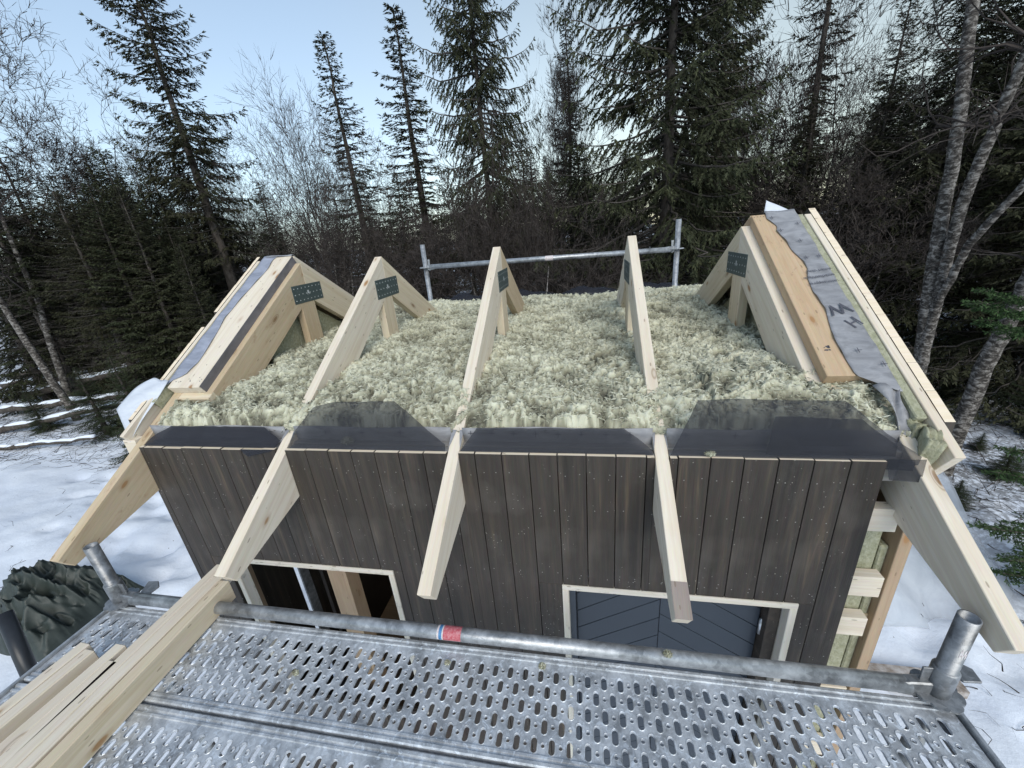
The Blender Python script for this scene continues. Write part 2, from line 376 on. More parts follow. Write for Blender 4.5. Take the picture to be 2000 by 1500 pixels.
# ------------------------------------------------------------------ constants measured from the place
H0, AL = -0.015, 0.5535
TA, CA, SA = math.tan(AL), math.cos(AL), math.sin(AL)
WR = 1.2154           # ridge y
YB = 2 * WR           # back wall y
TAIL = 0.4262; DT = 0.0708; DW = 0.197; TH = 0.048
XL, XR = -0.3525, 2.7437
GZ = -3.0
ZD = -0.6586
RX = dict(T0=-0.3678, r1=.4323, r2=1.2323, r3=2.0374, T4=2.8463, inL=-.1745, inR=2.641)
def zr(y): return H0 + y * TA       # rafter top height

# ------------------------------------------------------------------ ground
def ground_h(x, y):
    r = np.hypot(x - 1.3, y - 1.0)
    w = np.clip((r - 4) / 8, 0, 1)
    h = GZ + .10 * (fbm(x * .9 + 50, y * .9 + 50, 4, 1) - .5) + .9 * w * (fbm(x * .13 + 9, y * .13 + 9, 3, 5) - .45)
    h = h + .05 * (fbm(x * 3.1, y * 3.1, 3, 11) - .5)
    h = h + np.clip(y - 16, 0, 60) * .03
    return h
def gh(x, y): return float(ground_h(np.array([float(x)]), np.array([float(y)]))[0])
def build_ground():
    # one sheet: a fine grid near the shed, spreading out to the horizon
    def axis(c, half, n, far):
        t = np.linspace(-1, 1, n); a = c + half * t
        e = np.geomspace(half * .03, far, 26); return np.concatenate([(c - half - e)[::-1], a, c + half + e])
    xs = axis(0, 16, 360, 260); ys = axis(5, 13, 290, 260)
    X, Y = np.meshgrid(xs, ys)
    Z = ground_h(X, Y)
    # trodden track and footprints
    rg = np.random.default_rng(3)
    for i in range(170):
        if i < 90:
            t = rg.random(); cx = -7.6 + 5.2 * t + rg.normal() * .5; cy = 1.2 + 2.6 * (1 - t) + rg.normal() * .55
        else:
            cx = 4.2 + rg.random() * 3; cy = -.5 + rg.random() * 4.5
        d = ((X - cx) / .16) ** 2 + ((Y - cy) / .11) ** 2
        Z -= .075 * np.exp(-d ** 1.6)
    forest = np.clip((Y - 4.2 + .12 * (X + 4) + 1.2 * (fbm(X * .5, Y * .5, 2, 3) - .5)) / 3.0, 0, 1) * np.where(X < 1.3, 1, 0)
    right = np.clip((np.hypot(X - 8.5, (Y - 5.5) * .9) * -1 + 4.6) / 2.2, 0, 1)
    back = np.clip((Y - 7.0) / 4, 0, 1)
    A = np.clip(np.maximum(np.maximum(forest * .75, right * .8), back * .9), 0, 1)
    A *= np.clip(.3 + 1.2 * fbm(X * 1.2, Y * 1.2, 3, 8), 0, 1)
    n, m = X.shape; idx = np.arange(n * m).reshape(n, m)
    F = np.stack([idx[:-1, :-1], idx[:-1, 1:], idx[1:, 1:], idx[1:, :-1]], -1).reshape(-1, 4)
    me = np_mesh('snow_ground', np.stack([X, Y, Z], -1).reshape(-1, 3), F, M_snow, True, A.ravel())
    o = link('snow_ground', me); o['kind'] = 'structure'
build_ground()

# ================================================================== THE SHED
shed = thing('shed', 'small dark boarded shed under construction with open pale roof trusses', 'shed', (1.2, 1.2, GZ))

# front cladding boards, cut around the window and the door openings
XW0, XW1, ZWB = -0.100, 0.8394, -1.75
XD0, XD1 = 1.6486, 2.5827
TR = 0.028
def dark_piece(name, x0, x1, y0, y1, z0, z1, top_raw=True, parent=shed):
    bm = box_bm(x1 - x0, y1 - y0, z1 - z0, .0012)
    for f in bm.faces:
        if f.normal.z > .8 and top_raw: f.material_index = 1
    bm.normal_update()
    for f in bm.faces:
        if f.normal.z > .8 and top_raw: f.material_index = 1
    me = bm_mesh(name, bm, [M_dark, M_raw])
    return link(name, me, parent, Matrix.Translation(((x0 + x1) / 2, (y0 + y1) / 2, (z0 + z1) / 2)))
PITCH = 0.1095; seam0 = 1.544
k0 = math.floor((XL - seam0) / PITCH); edges = [seam0 + k * PITCH for k in range(k0, k0 + 40)]
edges = [XL] + [e for e in edges if XL + .02 < e < XR - .02] + [XR]
nails = bmesh.new()
random.seed(5)
zb = GZ + .22
rows_z = [-.09, -.255, -.60, -.95, -1.3, -1.65, -2.0, -2.35, -2.6]
def nail(x, z, y=-.0005, r=.0026):
    if random.random() < .3: return
    res = bmesh.ops.create_circle(nails, cap_ends=True, radius=r, segments=6)
    for v in res['verts']: v.co = Vector((x + v.co.x, y, z + v.co.y))
for a, b in zip(edges, edges[1:]):
    a2, b2 = a + .0015, b - .0015
    segs = [(-.0 + random.uniform(-.003, .002), zb)]
    ztop = segs[0][0]
    spans = []
    for x0, x1, zt, zbm in ((XW0 - TR, XW1, ZD, ZWB), (XD0, XD1, ZD, zb - .2)):
        lo, hi = max(a2, x0), min(b2, x1)
        if hi - lo > .003: spans.append((lo, hi, zt, zbm))
    def upper(x0, x1, z0, z1):
        # boards are cut out round the rafters that pass over them
        cols = [(x0, x1, z1, True)]
        for k in ('T0', 'r1', 'r2', 'r3', 'T4'):
            ra, rb = RX[k] - .026, RX[k] + .026; new = []
            for (p, q_, z, raw) in cols:
                lo_, hi_ = max(p, ra), min(q_, rb)
                if hi_ <= lo_: new.append((p, q_, z, raw)); continue
                if lo_ - p > .002: new.append((p, lo_, z, raw))
                new.append((lo_, hi_, H0 - DW / CA - .002, False))
                if q_ - hi_ > .002: new.append((hi_, q_, z, raw))
            cols = new
        for (p, q_, z, raw) in cols: dark_piece('cladding_board', p, q_, 0, .02, z0, z, raw)
    if not spans: upper(a2, b2, zb, ztop)
    else:
        lo, hi, zt, zbm = spans[0]
        upper(a2, b2, zt, ztop)
        if zbm > zb: dark_piece('cladding_board', a2, b2, 0, .02, zb, zbm, False)
        lowest = zbm if zbm > zb else zb
        if lo - a2 > .008: dark_piece('cladding_board', a2, lo - .001, 0, .02, lowest, zt - .001, False)
        if b2 - hi > .008: dark_piece('cladding_board', hi + .001, b2, 0, .02, lowest, zt - .001, False)
    for z in rows_z:
        for x in (a + .026, b - .026):
            if any(x0 - .02 < x < x1 + .02 and z < ZD for x0, x1 in ((XW0, XW1), (XD0, XD1))): continue
            nail(x + random.uniform(-.006, .006), z + random.uniform(-.01, .01))
    if not spans or True:
        x = a + .026
for x0, x1 in ((XW0, XW1), (XD0, XD1)):
    x = x0 + .03
    while x < x1: nail(x + random.uniform(-.008, .008), ZD + .045 + random.uniform(-.008, .008)); x += .055
o = link('nail_heads', bm_mesh('nail_heads', nails, M_nail), shed); o['kind'] = 'stuff'

# pale cut edges of the openings (part of the frame around each opening)
def opening_frame(x0, x1, z1, z0, nm, left=True):
    fr = member(nm, shed, (x0, .022, z1 - TR / 2 + .001), (x1, .022, z1 - TR / 2 + .001), .056, TR, M_trim, side=(0, 1, 0))
    member('jamb', fr, (x1 - TR / 2, .023, z1 - TR - .001), (x1 - TR / 2, .023, z0), TR, .056, M_trim)
    member('jamb', fr, (x0 + TR / 2, .023, z1 - TR - .001), (x0 + TR / 2, .023, z0), TR, .056, M_trim)
    return fr
opening_frame(XW0, XW1, ZD, ZWB, 'window_frame')
opening_frame(XD0, XD1, ZD, zb, 'door_frame')

# the door: blue-grey leaf with herringbone boards, set back in its opening
DX0, DX1 = XD0 + TR + .03, XD1 - TR - .052
door = member('door', shed, ((DX0 + DX1) / 2, .116, zb + .03), ((DX0 + DX1) / 2, .116, ZD - TR - .008), DX1 - DX0 + .02, .030, M_doorg)
def door_boards():
    W = DX1 - DX0; mid = (DX0 + DX1) / 2 - .02; zt = ZD - TR - .01; zbm = zb + .03; p = .098; gap = .003
    # strips running down towards the middle line, 33 degrees, clipped to each half leaf
    for sgn, xa, xb in ((-1, DX0, mid), (1, mid, DX1)):
        wd = xb - xa; sl = .62
        zc = zt + wd * sl
        k = 0
        while True:
            # board k: band between two parallel lines; height falls from the outer edge to the middle or rises
            top = zc - k * p / math.cos(math.atan(sl)); bot = top - p / math.cos(math.atan(sl)) + gap
            if top < zbm - wd * sl - .1: break
            def line(x, z0): # z along board at x (outer edge low -> middle high)
                d = (x - xa) if sgn < 0 else (xb - x)
                return z0 - wd * sl + d * sl
            poly = [(xa + .001, line(xa, bot)), (xb - .001, line(xb, bot)), (xb - .001, line(xb, top)), (xa + .001, line(xa, top))]
            # clip in z
            def clip(P, lim, keep_below):
                out = []
                for i in range(len(P)):
                    A, B = P[i], P[(i + 1) % len(P)]
                    ia = (A[1] <= lim) if keep_below else (A[1] >= lim); ib = (B[1] <= lim) if keep_below else (B[1] >= lim)
                    if ia: out.append(A)
                    if ia != ib:
                        t = (lim - A[1]) / (B[1] - A[1]); out.append((A[0] + t * (B[0] - A[0]), lim))
                return out
            P = clip(poly, zt, True); P = clip(P, zbm, False) if P else P
            if len(P) >= 3:
                bm = bmesh.new()
                va = [bm.verts.new((x, .094, z)) for x, z in P]; vb = [bm.verts.new((x, .101, z)) for x, z in P]
                bm.faces.new(va); bm.faces.new(vb[::-1])
                for i in range(len(P)): bm.faces.new((va[i], vb[i], vb[(i + 1) % len(P)], va[(i + 1) % len(P)]))
                bmesh.ops.recalc_face_normals(bm, faces=bm.faces[:])
                try: bmesh.ops.bevel(bm, geom=[e for e in bm.edges], offset=.0015, segments=1, affect='EDGES')
                except Exception: pass
                link('door_board', bm_mesh('door_board', bm, M_door), door)
            k += 1
            if k > 60: break
door_boards()
member('door_casing', shed, (DX0 - .017, .085, zb), (DX0 - .017, .085, ZD - TR - .002), .028, .09, M_door)
member('door_casing', shed, (DX1 + .026, .085, zb), (DX1 + .026, .085, ZD - TR - .002), .046, .09, M_dark)
hg = tube([(DX1 + .004, .082, -.86), (DX1 + .004, .082, -.945)], .009, 12); bm_join(hg, tube([(DX1 + .004, .082, -.855), (DX1 + .004, .082, -.861)], .006, 10))
link('hinge', bm_mesh('hinge', hg, M_hinge, True), door)

# side (gable) walls: vertical dark boards with raw top ends following the roof slope
def gable(xin, xout, sgn):
    y = .09; n = 0
    pitch = .1095
    ylist = []
    while y < YB - .01:
        y2 = min(y + pitch, YB); n += 1
        def zt(v):
            s = v if v <= WR else 2 * WR - v
            return zr(s) + .056 / CA * 1.0 - .004
        P = [(y + .001, zb - .05), (y2 - .001, zb - .05), (y2 - .001, zt(y2)), (y + .001, zt(y))]
        if y < WR < y2: P.insert(3, (WR, zt(WR)))
        bm = bmesh.new(); xa, xb = min(xin, xout), max(xin, xout)
        va = [bm.verts.new((xa, p[0], p[1])) for p in P]; vb = [bm.verts.new((xb, p[0], p[1])) for p in P]
        bm.faces.new(va); bm.faces.new(vb[::-1])
        for i in range(len(P)): bm.faces.new((va[i], vb[i], vb[(i + 1) % len(P)], va[(i + 1) % len(P)]))
        bmesh.ops.recalc_face_normals(bm, faces=bm.faces[:]); bm.normal_update()
        for f in bm.faces: f.material_index = 1 if f.normal.z > .5 else 0
        if not (sgn < 0 and n == 6): link('cladding_board', bm_mesh('cladding_board', bm, [M_dark, M_raw]), shed)
        else: bm.free()
        y = y2
gable(2.937, 2.968, 1)
gable(-.447, -.470, -1)

# sloping verge layers of each gable: counter batten, wool strip, membrane, flat board
U = Vector((0, CA, SA)); N = Vector((0, -SA, CA))
def on_roof(x, y, off): # point on roof line raised by off along vertical
    return Vector((x, y, zr(y) + off))
def slope_board(name, x0, x1, y0, y1, o0, o1, mat, parent=shed, bev=.002, back=False):
    """board lying on the slope: x0..x1 wide, y0..y1 run, between vertical offsets o0..o1 above the rafter line"""
    a = on_roof((x0 + x1) / 2, y0, (o0 + o1) / 2); b = on_roof((x0 + x1) / 2, y1, (o0 + o1) / 2)
    t = (o1 - o0) * CA
    o = member(name, parent, a, b, x1 - x0, t, mat, side=(1, 0, 0), bev=bev)
    if back:
        M = Matrix.Translation((0, 2 * WR, 0)) @ Matrix.Diagonal((1, -1, 1, 1)) @ WM[o.name]
        # a mirrored copy on the far slope (turned about the ridge, so no negative scale)
        c = o.copy(); COL.objects.link(c)
        Mr = Matrix.Translation((x0 + x1, 2 * WR, 0)) @ Matrix.Rotation(math.pi, 4, 'Z') @ WM[o.name]
        WM[c.name] = Mr; c.parent = parent; c.matrix_basis = WM[parent.name].inverted() @ Mr
    return o
OB = .048 / CA
# right gable
slope_board('flat_board', 2.660, 2.866, .279, WR + .004, .001, OB, M_orange, back=True)
slope_board('verge_batten', 2.905, 2.936, .030, WR + .01, -.16, OB + .004, M_wood3, back=True)
slope_board('wool_strip', 2.868, 2.9035, .145, WR + .006, -.10, OB - .001, M_batt, back=True, bev=.004)
# left gable
slope_board('flat_board', -.389, -.190, .274, WR + .002, .001, OB, M_wood3, back=True)
slope_board('verge_batten', -.445, -.423, .06, WR + .01, -.16, OB + .004, M_wood3, back=True)
slope_board('wool_strip', -.421, -.404, .22, WR + .006, -.10, OB - .001, M_batt, back=True, bev=.002)
slope_board('membrane_edge', -.1885, -.1865, .279, WR, -.004, OB + .001, M_membd, bev=0)
# lumps of wool slab where the strip ends on the right
def lump(name, c, s, mat, parent, seed, sub=3, amp=.18):
    bm = bmesh.new(); bmesh.ops.create_cube(bm, size=1); bmesh.ops.subdivide_edges(bm, edges=bm.edges[:], cuts=6, use_grid_fill=True)
    rg = random.Random(seed)
    for v in bm.verts:
        p = v.co * 2
        n = Vector((math.sin(7 * p.y + seed) + math.sin(5 * p.z), math.sin(6 * p.z + seed) + math.sin(9 * p.x), math.sin(8 * p.x + seed) + math.sin(5 * p.y)))
        v.co = Vector((v.co.x * s[0], v.co.y * s[1], v.co.z * s[2])) + Vector((n.x * s[0], n.y * s[1], n.z * s[2])) * amp * .25
    return link(name, bm_mesh(name, bm, mat, True), parent, Matrix.Translation(c) @ Euler((rg.uniform(-.3, .3), rg.uniform(-.2, .2), rg.uniform(-.4, .4))).to_matrix().to_4x4())
lump('wool_slab', (2.882, .080, -.02), (.045, .09, .20), M_batt, shed, 2, amp=.12)
lump('wool_slab', (2.868, .125, .045), (.035, .06, .09), M_batt, shed, 5)

# wool slabs filling the gable triangles between the outer and the inner truss
for xg in (-.262, 2.745):
    P = [(.30, -.10), (YB - .30, -.10), (YB - .30, zr(.30) - .26 + .02), (WR, zr(WR) - .25), (.30, zr(.30) - .26 + .02)]
    bm = bmesh.new()
    va = [bm.verts.new((xg - .035, p[0], p[1])) for p in P]; vb = [bm.verts.new((xg + .035, p[0], p[1])) for p in P]
    bm.faces.new(va); bm.faces.new(vb[::-1])
    for i in range(5): bm.faces.new((va[i], vb[i], vb[(i + 1) % 5], va[(i + 1) % 5]))
    bmesh.ops.recalc_face_normals(bm, faces=bm.faces[:]); link('wool_slab', bm_mesh('wool_slab', bm, M_batt), shed)
# corner at the right: battens, wool and studs seen edge-on past the cladding
for z, xe in ((-.255, 2.845), (-.57, 2.862), (-.785, 2.852), (-1.2, 2.86), (-1.6, 2.85), (-2.05, 2.86)):
    member('wall_batten', shed, (2.66, .045, z), (xe, .045, z), .046, .098 if z > -1 else .09, M_wood3, side=(0, 1, 0))
BAYS = [(RX['T0'] + .026, RX['r1'] - .026), (RX['r1'] + .026, RX['r2'] - .026), (RX['r2'] + .026, RX['r3'] - .026), (RX['r3'] + .026, 2.79)]
for xa, xb in BAYS: member('wall_batten', shed, (xa, .040, -.046), (xb, .040, -.046), .036, .086, M_greywood, side=(0, 1, 0))
member('wool_slab', shed, (2.79, .115, -.30), (2.79, .115, zb), .12, .085, M_batt, bev=.006)
member('wool_slab', shed, (2.877, .12, -.42), (2.877, .12, zb), .030, .075, M_batt, bev=.005)
member('corner_stud', shed, (2.914, .10, -.10), (2.914, .10, zb), .042, .098, M_inner)
member('noggin', shed, (2.85, .11, -.80), (2.93, .11, -.80), .06, .048, M_wood2, side=(0, 1, 0))
member('corner_stud', shed, (2.62, .10, -.10), (2.62, .10, zb), .03, .098, M_inner)
# wall plate under the trusses and its dark cover strip
member('wall_plate', shed, (XL + .02, .085, -.045), (2.86, .085, -.045), .05, .098, M_greywood, side=(0, 1, 0))
member('wall_plate', shed, (XL + .02, YB - .085, -.045), (2.86, YB - .085, -.045), .05, .098, M_wood, side=(0, 1, 0))
# stubs of the left gable boarding that stick out behind the first rafter
member('wall_batten', shed, (-.472, .055, -.03), (-.40, .055, -.03), .046, .098, M_wood3, side=(0, 1, 0))
member('wall_batten', shed, (-.505, .16, .03), (-.44, .16, .03), .03, .05, M_wood2, side=(0, 1, 0))

# roof membrane over the right gable with its wavy edge, plus marks and print
def sheet(name, rows, mat, parent, thick=.0012, smooth=True):
    """rows of points (grid) -> thin solid sheet"""
    n = len(rows); m = len(rows[0]); bm = bmesh.new()
    V = [[bm.verts.new(p) for p in r] for r in rows]
    for i in range(n - 1):
        for j in range(m - 1): bm.faces.new((V[i][j], V[i][j + 1], V[i + 1][j + 1], V[i + 1][j]))
    bm.normal_update()
    ret = bmesh.ops.solidify(bm, geom=bm.faces[:], thickness=thick)
    bmesh.ops.recalc_face_normals(bm, faces=bm.faces[:])
    return link(name, bm_mesh(name, bm, mat, smooth), parent)
def interp(tab, t):
    for (a, va), (b, vb) in zip(tab, tab[1:]):
        if t <= b: return va + (vb - va) * (t - a) / (b - a)
    return tab[-1][1]
# left edge of the right membrane (y -> x), wavy
EDGE_R = [(.20, 2.86), (.235, 2.80), (.262, 2.752), (.33, 2.747), (.42, 2.743), (.50, 2.756), (.56, 2.768), (.66, 2.757), (.74, 2.764), (.80, 2.785), (.85, 2.782), (.92, 2.760), (.98, 2.757), (1.06, 2.738), (1.10, 2.752), (1.16, 2.722), (1.22, 2.728)]
rows = []
ny = 70
for i in range(ny + 1):
    y = .20 + (1.222 - .20) * i / ny; xl = interp(EDGE_R, y) ; r = []
    for j in range(9):
        x = xl + (2.872 - xl) * j / 8
        wv = .0035 * math.sin(31 * y + 12 * x) * math.sin(53 * x) + .002 * math.sin(90 * y + 30 * x)
        r.append(on_roof(x, y, OB + .004 + max(-.002, wv) + (.004 if j == 0 else 0)))
    rows.append(r)
memb = sheet('wind_barrier_sheet', rows, M_memb, shed)
# its lower corner drooping down towards the rafter
rows = []
for i in range(15):
    t = i / 14; r = []
    for j in range(7):
        s = j / 6
        a = Vector((2.790 + .07 * s, .228 - .028 * s, zr(.22) + OB + .003)); b = Vector((2.838 + .035 * s, .060 + .05 * s, -.005 + .05 * s))
        p = a.lerp(b, t) + Vector((.012 * math.sin(5 * t + 3 * s), -.02 * math.sin(math.pi * t) * (1 - s), .015 * math.sin(6 * s + 4 * t)))
        r.append(p)
    rows.append(r)
sheet('wind_barrier_flap', rows, M_memb, shed)
rows = []
for i in range(11):
    t = i / 10; r = []
    for j in range(7):
        s = j / 6
        a = Vector((2.735 + .12 * s, .245, zr(.22) - .03 - .02 * s)); b = Vector((2.80 + .05 * s, .09, -.01 + .02 * s))
        r.append(a.lerp(b, t) + Vector((0, .01 * math.sin(7 * s + 5 * t), .012 * math.sin(9 * s))))
    rows.append(r)
sheet('wind_barrier_flap', rows, M_membd, shed)
# curled-up tip at the ridge
rows = []
for i in range(11):
    t = i / 10; r = []
    for j in range(9):
        s = j / 8; w = (1 - t) ** .8
        x = 2.728 + (.125 * s) * w + .012 * t
        r.append(Vector((x, WR + .008 + .02 * math.sin(1.5 * t) + .015 * s * t, zr(WR) + OB + .004 + .062 * t - .012 * (s - .4) ** 2 * t)))
    rows.append(r)
sheet('wind_barrier_flap', rows, M_membw, shed)
# plus marks printed on the membrane + writing
def cross_bm(bm, c, ux, uy, s, w, nrm):
    for a, b in ((s, w), (w, s)):
        vs = [bm.verts.new(c + ux * (a * i) + uy * (b * j) + nrm * .0012) for i, j in ((-1, -1), (1, -1), (1, 1), (-1, 1))]
        bm.faces.new(vs)
bm = bmesh.new()
for k, (x, y) in enumerate(((2.745, 1.16), (2.755, 1.06), (2.845, 1.10), (2.815, .975), (2.80, .86), (2.856, .865), (2.80, .36), (2.858, .30))):
    cross_bm(bm, on_roof(x, y, OB + .0105 + k * .0001), Vector((1, .1, 0)), U, .013, .0016, N)
link('printed_crosses', bm_mesh('printed_crosses', bm, M_ink), memb)
def text_mesh(body, size, M, name, extr=.0002):
    cu = bpy.data.curves.new(name, 'FONT'); cu.body = body; cu.size = size; cu.extrude = extr; cu.resolution_u = 2
    cu.align_x = 'LEFT'
    t = bpy.data.objects.new('tmp_text', cu); COL.objects.link(t)
    dg = bpy.context.evaluated_depsgraph_get(); dg.update()
    me = bpy.data.meshes.new_from_object(t.evaluated_get(dg)); me.name = name
    bpy.data.objects.remove(t); bpy.data.curves.remove(cu)
    me.materials.clear(); me.materials.append(M_ink)
    return link(name, me, memb, M)
def text_M(x, y, ang, off=.0105):  # text lying on the slope, turned by ang in the roof plane
    ux = Vector((math.cos(ang), 0, 0)) + U * math.sin(ang); uy = Vector((-math.sin(ang), 0, 0)) + U * math.cos(ang)
    return frame(on_roof(x, y, OB + off), ux, uy, N)
AT = math.pi + .12
text_mesh('usionsoppret', .023, text_M(2.874, .716, AT), 'printed_text')
text_mesh('ent\u00e4thet/Vapo', .023, text_M(2.874, .752, AT), 'printed_text')
text_mesh('s med dens', .023, text_M(2.874, .788, AT), 'printed_text')
text_mesh('W', .088, text_M(2.852, .592, math.pi + .25), 'printed_text')
text_mesh('H', .075, text_M(2.850, .520, math.pi + .55), 'printed_text')
# small stamp on the orange board
bm = bmesh.new(); rg = random.Random(4)
for i in range(14):
    c = on_roof(2.703 + rg.uniform(-.012, .012), .385 + rg.uniform(-.012, .012), OB + .0012)
    s = rg.uniform(.0012, .004)
    bm.faces.new([bm.verts.new(c + Vector((s * a, 0, 0)) + U * (s * b)) for a, b in ((-1, -1), (1, -1), (1, 1), (-1, 1))])
o = link('ink_stamp', bm_mesh('ink_stamp', bm, M_ink), shed)

# left membrane strip + its loose corner sheet
EDGE_L = [(.27, -.402), (.30, -.385), (.33, -.325), (.40, -.305), (.50, -.312), (.62, -.335), (.70, -.352), (.80, -.345), (.90, -.335), (1.0, -.318), (1.1, -.305), (1.17, -.318), (1.22, -.30)]
rows = []
for i in range(61):
    y = .27 + .95 * i / 60; xr_ = interp(EDGE_L, y); r = []
    for j in range(7):
        x = -.412 + (xr_ + .412) * j / 6
        r.append(on_roof(x, y, OB + .004 + .0025 * math.sin(40 * y + 20 * x) + (.003 if j == 6 else 0)))
    rows.append(r)
sheet('wind_barrier_sheet', rows, M_membl, shed)
# top fold at the ridge
rows = [[Vector((-.392 + .2 * j / 5, WR - .015 + .045 * i / 3, zr(WR) + OB + .006 + .006 * math.sin(i + j) * .5 - .008 * abs(i - 1))) for j in range(6)] for i in range(4)]
sheet('wind_barrier_sheet', rows, M_memb, shed)
# white loose corner hanging outwards at the left eave; corners worked out from the photo's view rays
def quad_sheet(name, P, mat, n=12, m=12, fn=None, parent=shed):
    P = [Vector(p) for p in P]; rows = []
    for i in range(n + 1):
        t = i / n; r = []
        for j in range(m + 1):
            s = j / m; p = P[0].lerp(P[1], s).lerp(P[3].lerp(P[2], s), t)
            if fn: p = p + Vector(fn(s, t))
            r.append(p)
        rows.append(r)
    return sheet(name, rows, mat, parent)
FLAP = [(-.405, .262, .203), (-.392, .262, .195), (-.395, .06, .028), (-.585, .115, .085)]
quad_sheet('wind_barrier_flap', [(-.505, .30, .245), (-.392, .285, .232), (-.425, .03, .012), (-.625, .16, .125)], M_membw, 16, 12,
           lambda s, t: (-.03 * math.sin(math.pi * t) * (1 - s), 0, .018 * math.sin(math.pi * t) * math.sin(math.pi * (s * .8 + .1)) + .004 * math.sin(9 * s + 7 * t)))
# noggins between the outer rafter and the inner one at both eaves
for xa, xb in ((RX['T0'] + .024, -.150), (2.668, RX['T4'] - .024)):
    o = member('noggin', shed, (xa, .303, zr(.303) - .068), (xb, .303, zr(.303) - .068), .112, .048, M_wood, side=(0, -SA, CA))

# staples / nail heads on the verge boards
bm = bmesh.new(); rg = random.Random(9)
def dot(bm, c, s, nrm, ux):
    uy = nrm.cross(ux); bm.faces.new([bm.verts.new(c + ux * (s * math.cos(a)) + uy * (s * math.sin(a))) for a in [i * math.pi / 3 for i in range(6)]])
for i in range(12):
    dot(bm, on_roof(-.205 - rg.random() * .15, .29 + (.03 if i < 5 else .9) * rg.random() + (0 if i < 7 else .0), OB + .0008), .0028, N, Vector((1, 0, 0)))
for x in (-.36, -.33, -.27, -.21): dot(bm, on_roof(x, .295, OB + .0008), .0032, N, Vector((1, 0, 0)))
for x in (2.67, 2.685, 2.70, 2.715): dot(bm, on_roof(x, 1.19, OB + .0008), .003, N, Vector((1, 0, 0)))
for i in range(9):
    y = .14 + i * .13
    c = on_roof(2.978, y, .052); vs = [c + Vector((-.014, 0, .002)), c + Vector((.012, 0, .002)), c + Vector((.012, .003, .004)), c + Vector((-.014, .003, .004))]
    bm.faces.new([bm.verts.new(v) for v in vs])
o = link('staples', bm_mesh('staples', bm, M_staple), shed); o['kind'] = 'stuff'

# ------------------------------------------------------------------ trusses
def rafter_profile(y0, tail=True):
    """profile in (s along slope from y=0, n normal) ; s = y / cos """
    def yz(y, z): # to local: origin at (0,H0)
        dy, dz = y, z - H0
        return (dy * CA + dz * SA, -dy * SA + dz * CA)
    top_r = yz(WR - .0005, zr(WR)); bot_r = yz(WR - .0005, zr(WR) - DW / CA)
    if tail:
        return [yz(-TAIL, zr(-TAIL)), top_r, bot_r, yz(0.0, H0 - DW / CA), yz(-TAIL + DT * SA, zr(-TAIL) - DT * CA)]
    a = yz(y0, zr(y0)); return [a, top_r, bot_r, (a[0], a[1] - .197)]
me_full = {}
def rafter(parent, x, back, mat, tail=True, y0=0):
    key = (mat.name, tail)
    if key not in me_full: me_full[key] = bm_mesh('rafter', prism(rafter_profile(y0, tail), TH, .002), mat)
    M = frame((x, 0, H0), U, (-1, 0, 0), N)
    if back: M = Matrix.Translation((2 * x, 2 * WR, 0)) @ Matrix.Rotation(math.pi, 4, 'Z') @ M
    return link('rafter', me_full[key], parent, M)
def teeth_bm(w, h):
    bm = bmesh.new(); rg = random.Random(int(w * 1000))
    for r in range(3):
        for c in range(8):
            if r == 1 and c in (3, 4) : pass
            cx = -w / 2 + w * (c + .5) / 8 + rg.uniform(-.001, .001); cz = -h / 2 + h * (r + .5) / 3 + rg.uniform(-.001, .001)
            s = .0052
            vs = [bm.verts.new((cx + s * math.cos(a) * 1.0, -.0018, cz + s * math.sin(a) * .8)) for a in [k * math.pi / 4 for k in range(8)]]
            bm.faces.new(vs)
    # the square mark in the middle with its two feet
    for (x0, x1, z0, z1) in ((-.008, .010, -.004, .018), (-.012, -.006, -.012, -.004), (.008, .019, -.009, -.003)):
        bm.faces.new([bm.verts.new(p) for p in ((x0, -.0020, z0), (x1, -.0020, z0), (x1, -.0020, z1), (x0, -.0020, z1))])
    return bm_mesh('teeth', bm, M_tooth)
ME_PL = None
def truss(name, x, mats, inner=False, plate_side=1, label=None):
    t = bpy.data.objects.new('roof_truss', None); COL.objects.link(t); _place(t, Matrix.Translation((x, 0, 0)), shed)
    if label: t['label'] = label
    rafter(t, x, False, mats[0], not inner, .281)
    rafter(t, x, True, mats[1], not inner, .281)
    member('king_post', t, (x, 1.19, .02), (x, 1.19, zr(WR) - .20), TH, .146, mats[2], side=(1, 0, 0))
    if plate_side:
        sx = x + plate_side * (TH / 2 + .0012)
        ax = Vector((0, 1, 0)) * plate_side
        M = frame((sx, 1.2165, .537), ax, (-plate_side, 0, 0), (0, 0, 1))
        pl = link('nail_plate', bm_mesh('nail_plate', box_bm(.308, .0022, .120, .0006), M_plate), t, M)
        link('teeth', teeth_bm(.308, .12), pl, M)
    return t
truss('T0', RX['T0'], (M_wood2, M_wood2, M_wood2), plate_side=0, label='outermost left truss with knotty overhanging tail')
truss('inL', RX['inL'], (M_wood2, M_wood, M_wood2), inner=True, plate_side=1, label='short inner truss beside the left gable')
truss('r1', RX['r1'], (M_wood3, M_wood, M_wood), plate_side=1)
truss('r2', RX['r2'], (M_wood3, M_wood2, M_wood), plate_side=1)
truss('r3', RX['r3'], (M_wood3, M_wood3, M_wood), plate_side=-1, label='truss whose tail end is weathered grey')
truss('inR', RX['inR'], (M_wood3, M_wood, M_wood), inner=True, plate_side=-1, label='short inner truss beside the right gable')
truss('T4', RX['T4'], (M_wood3, M_wood3, M_wood3), plate_side=0, label='outermost right truss with the longest looking tail')
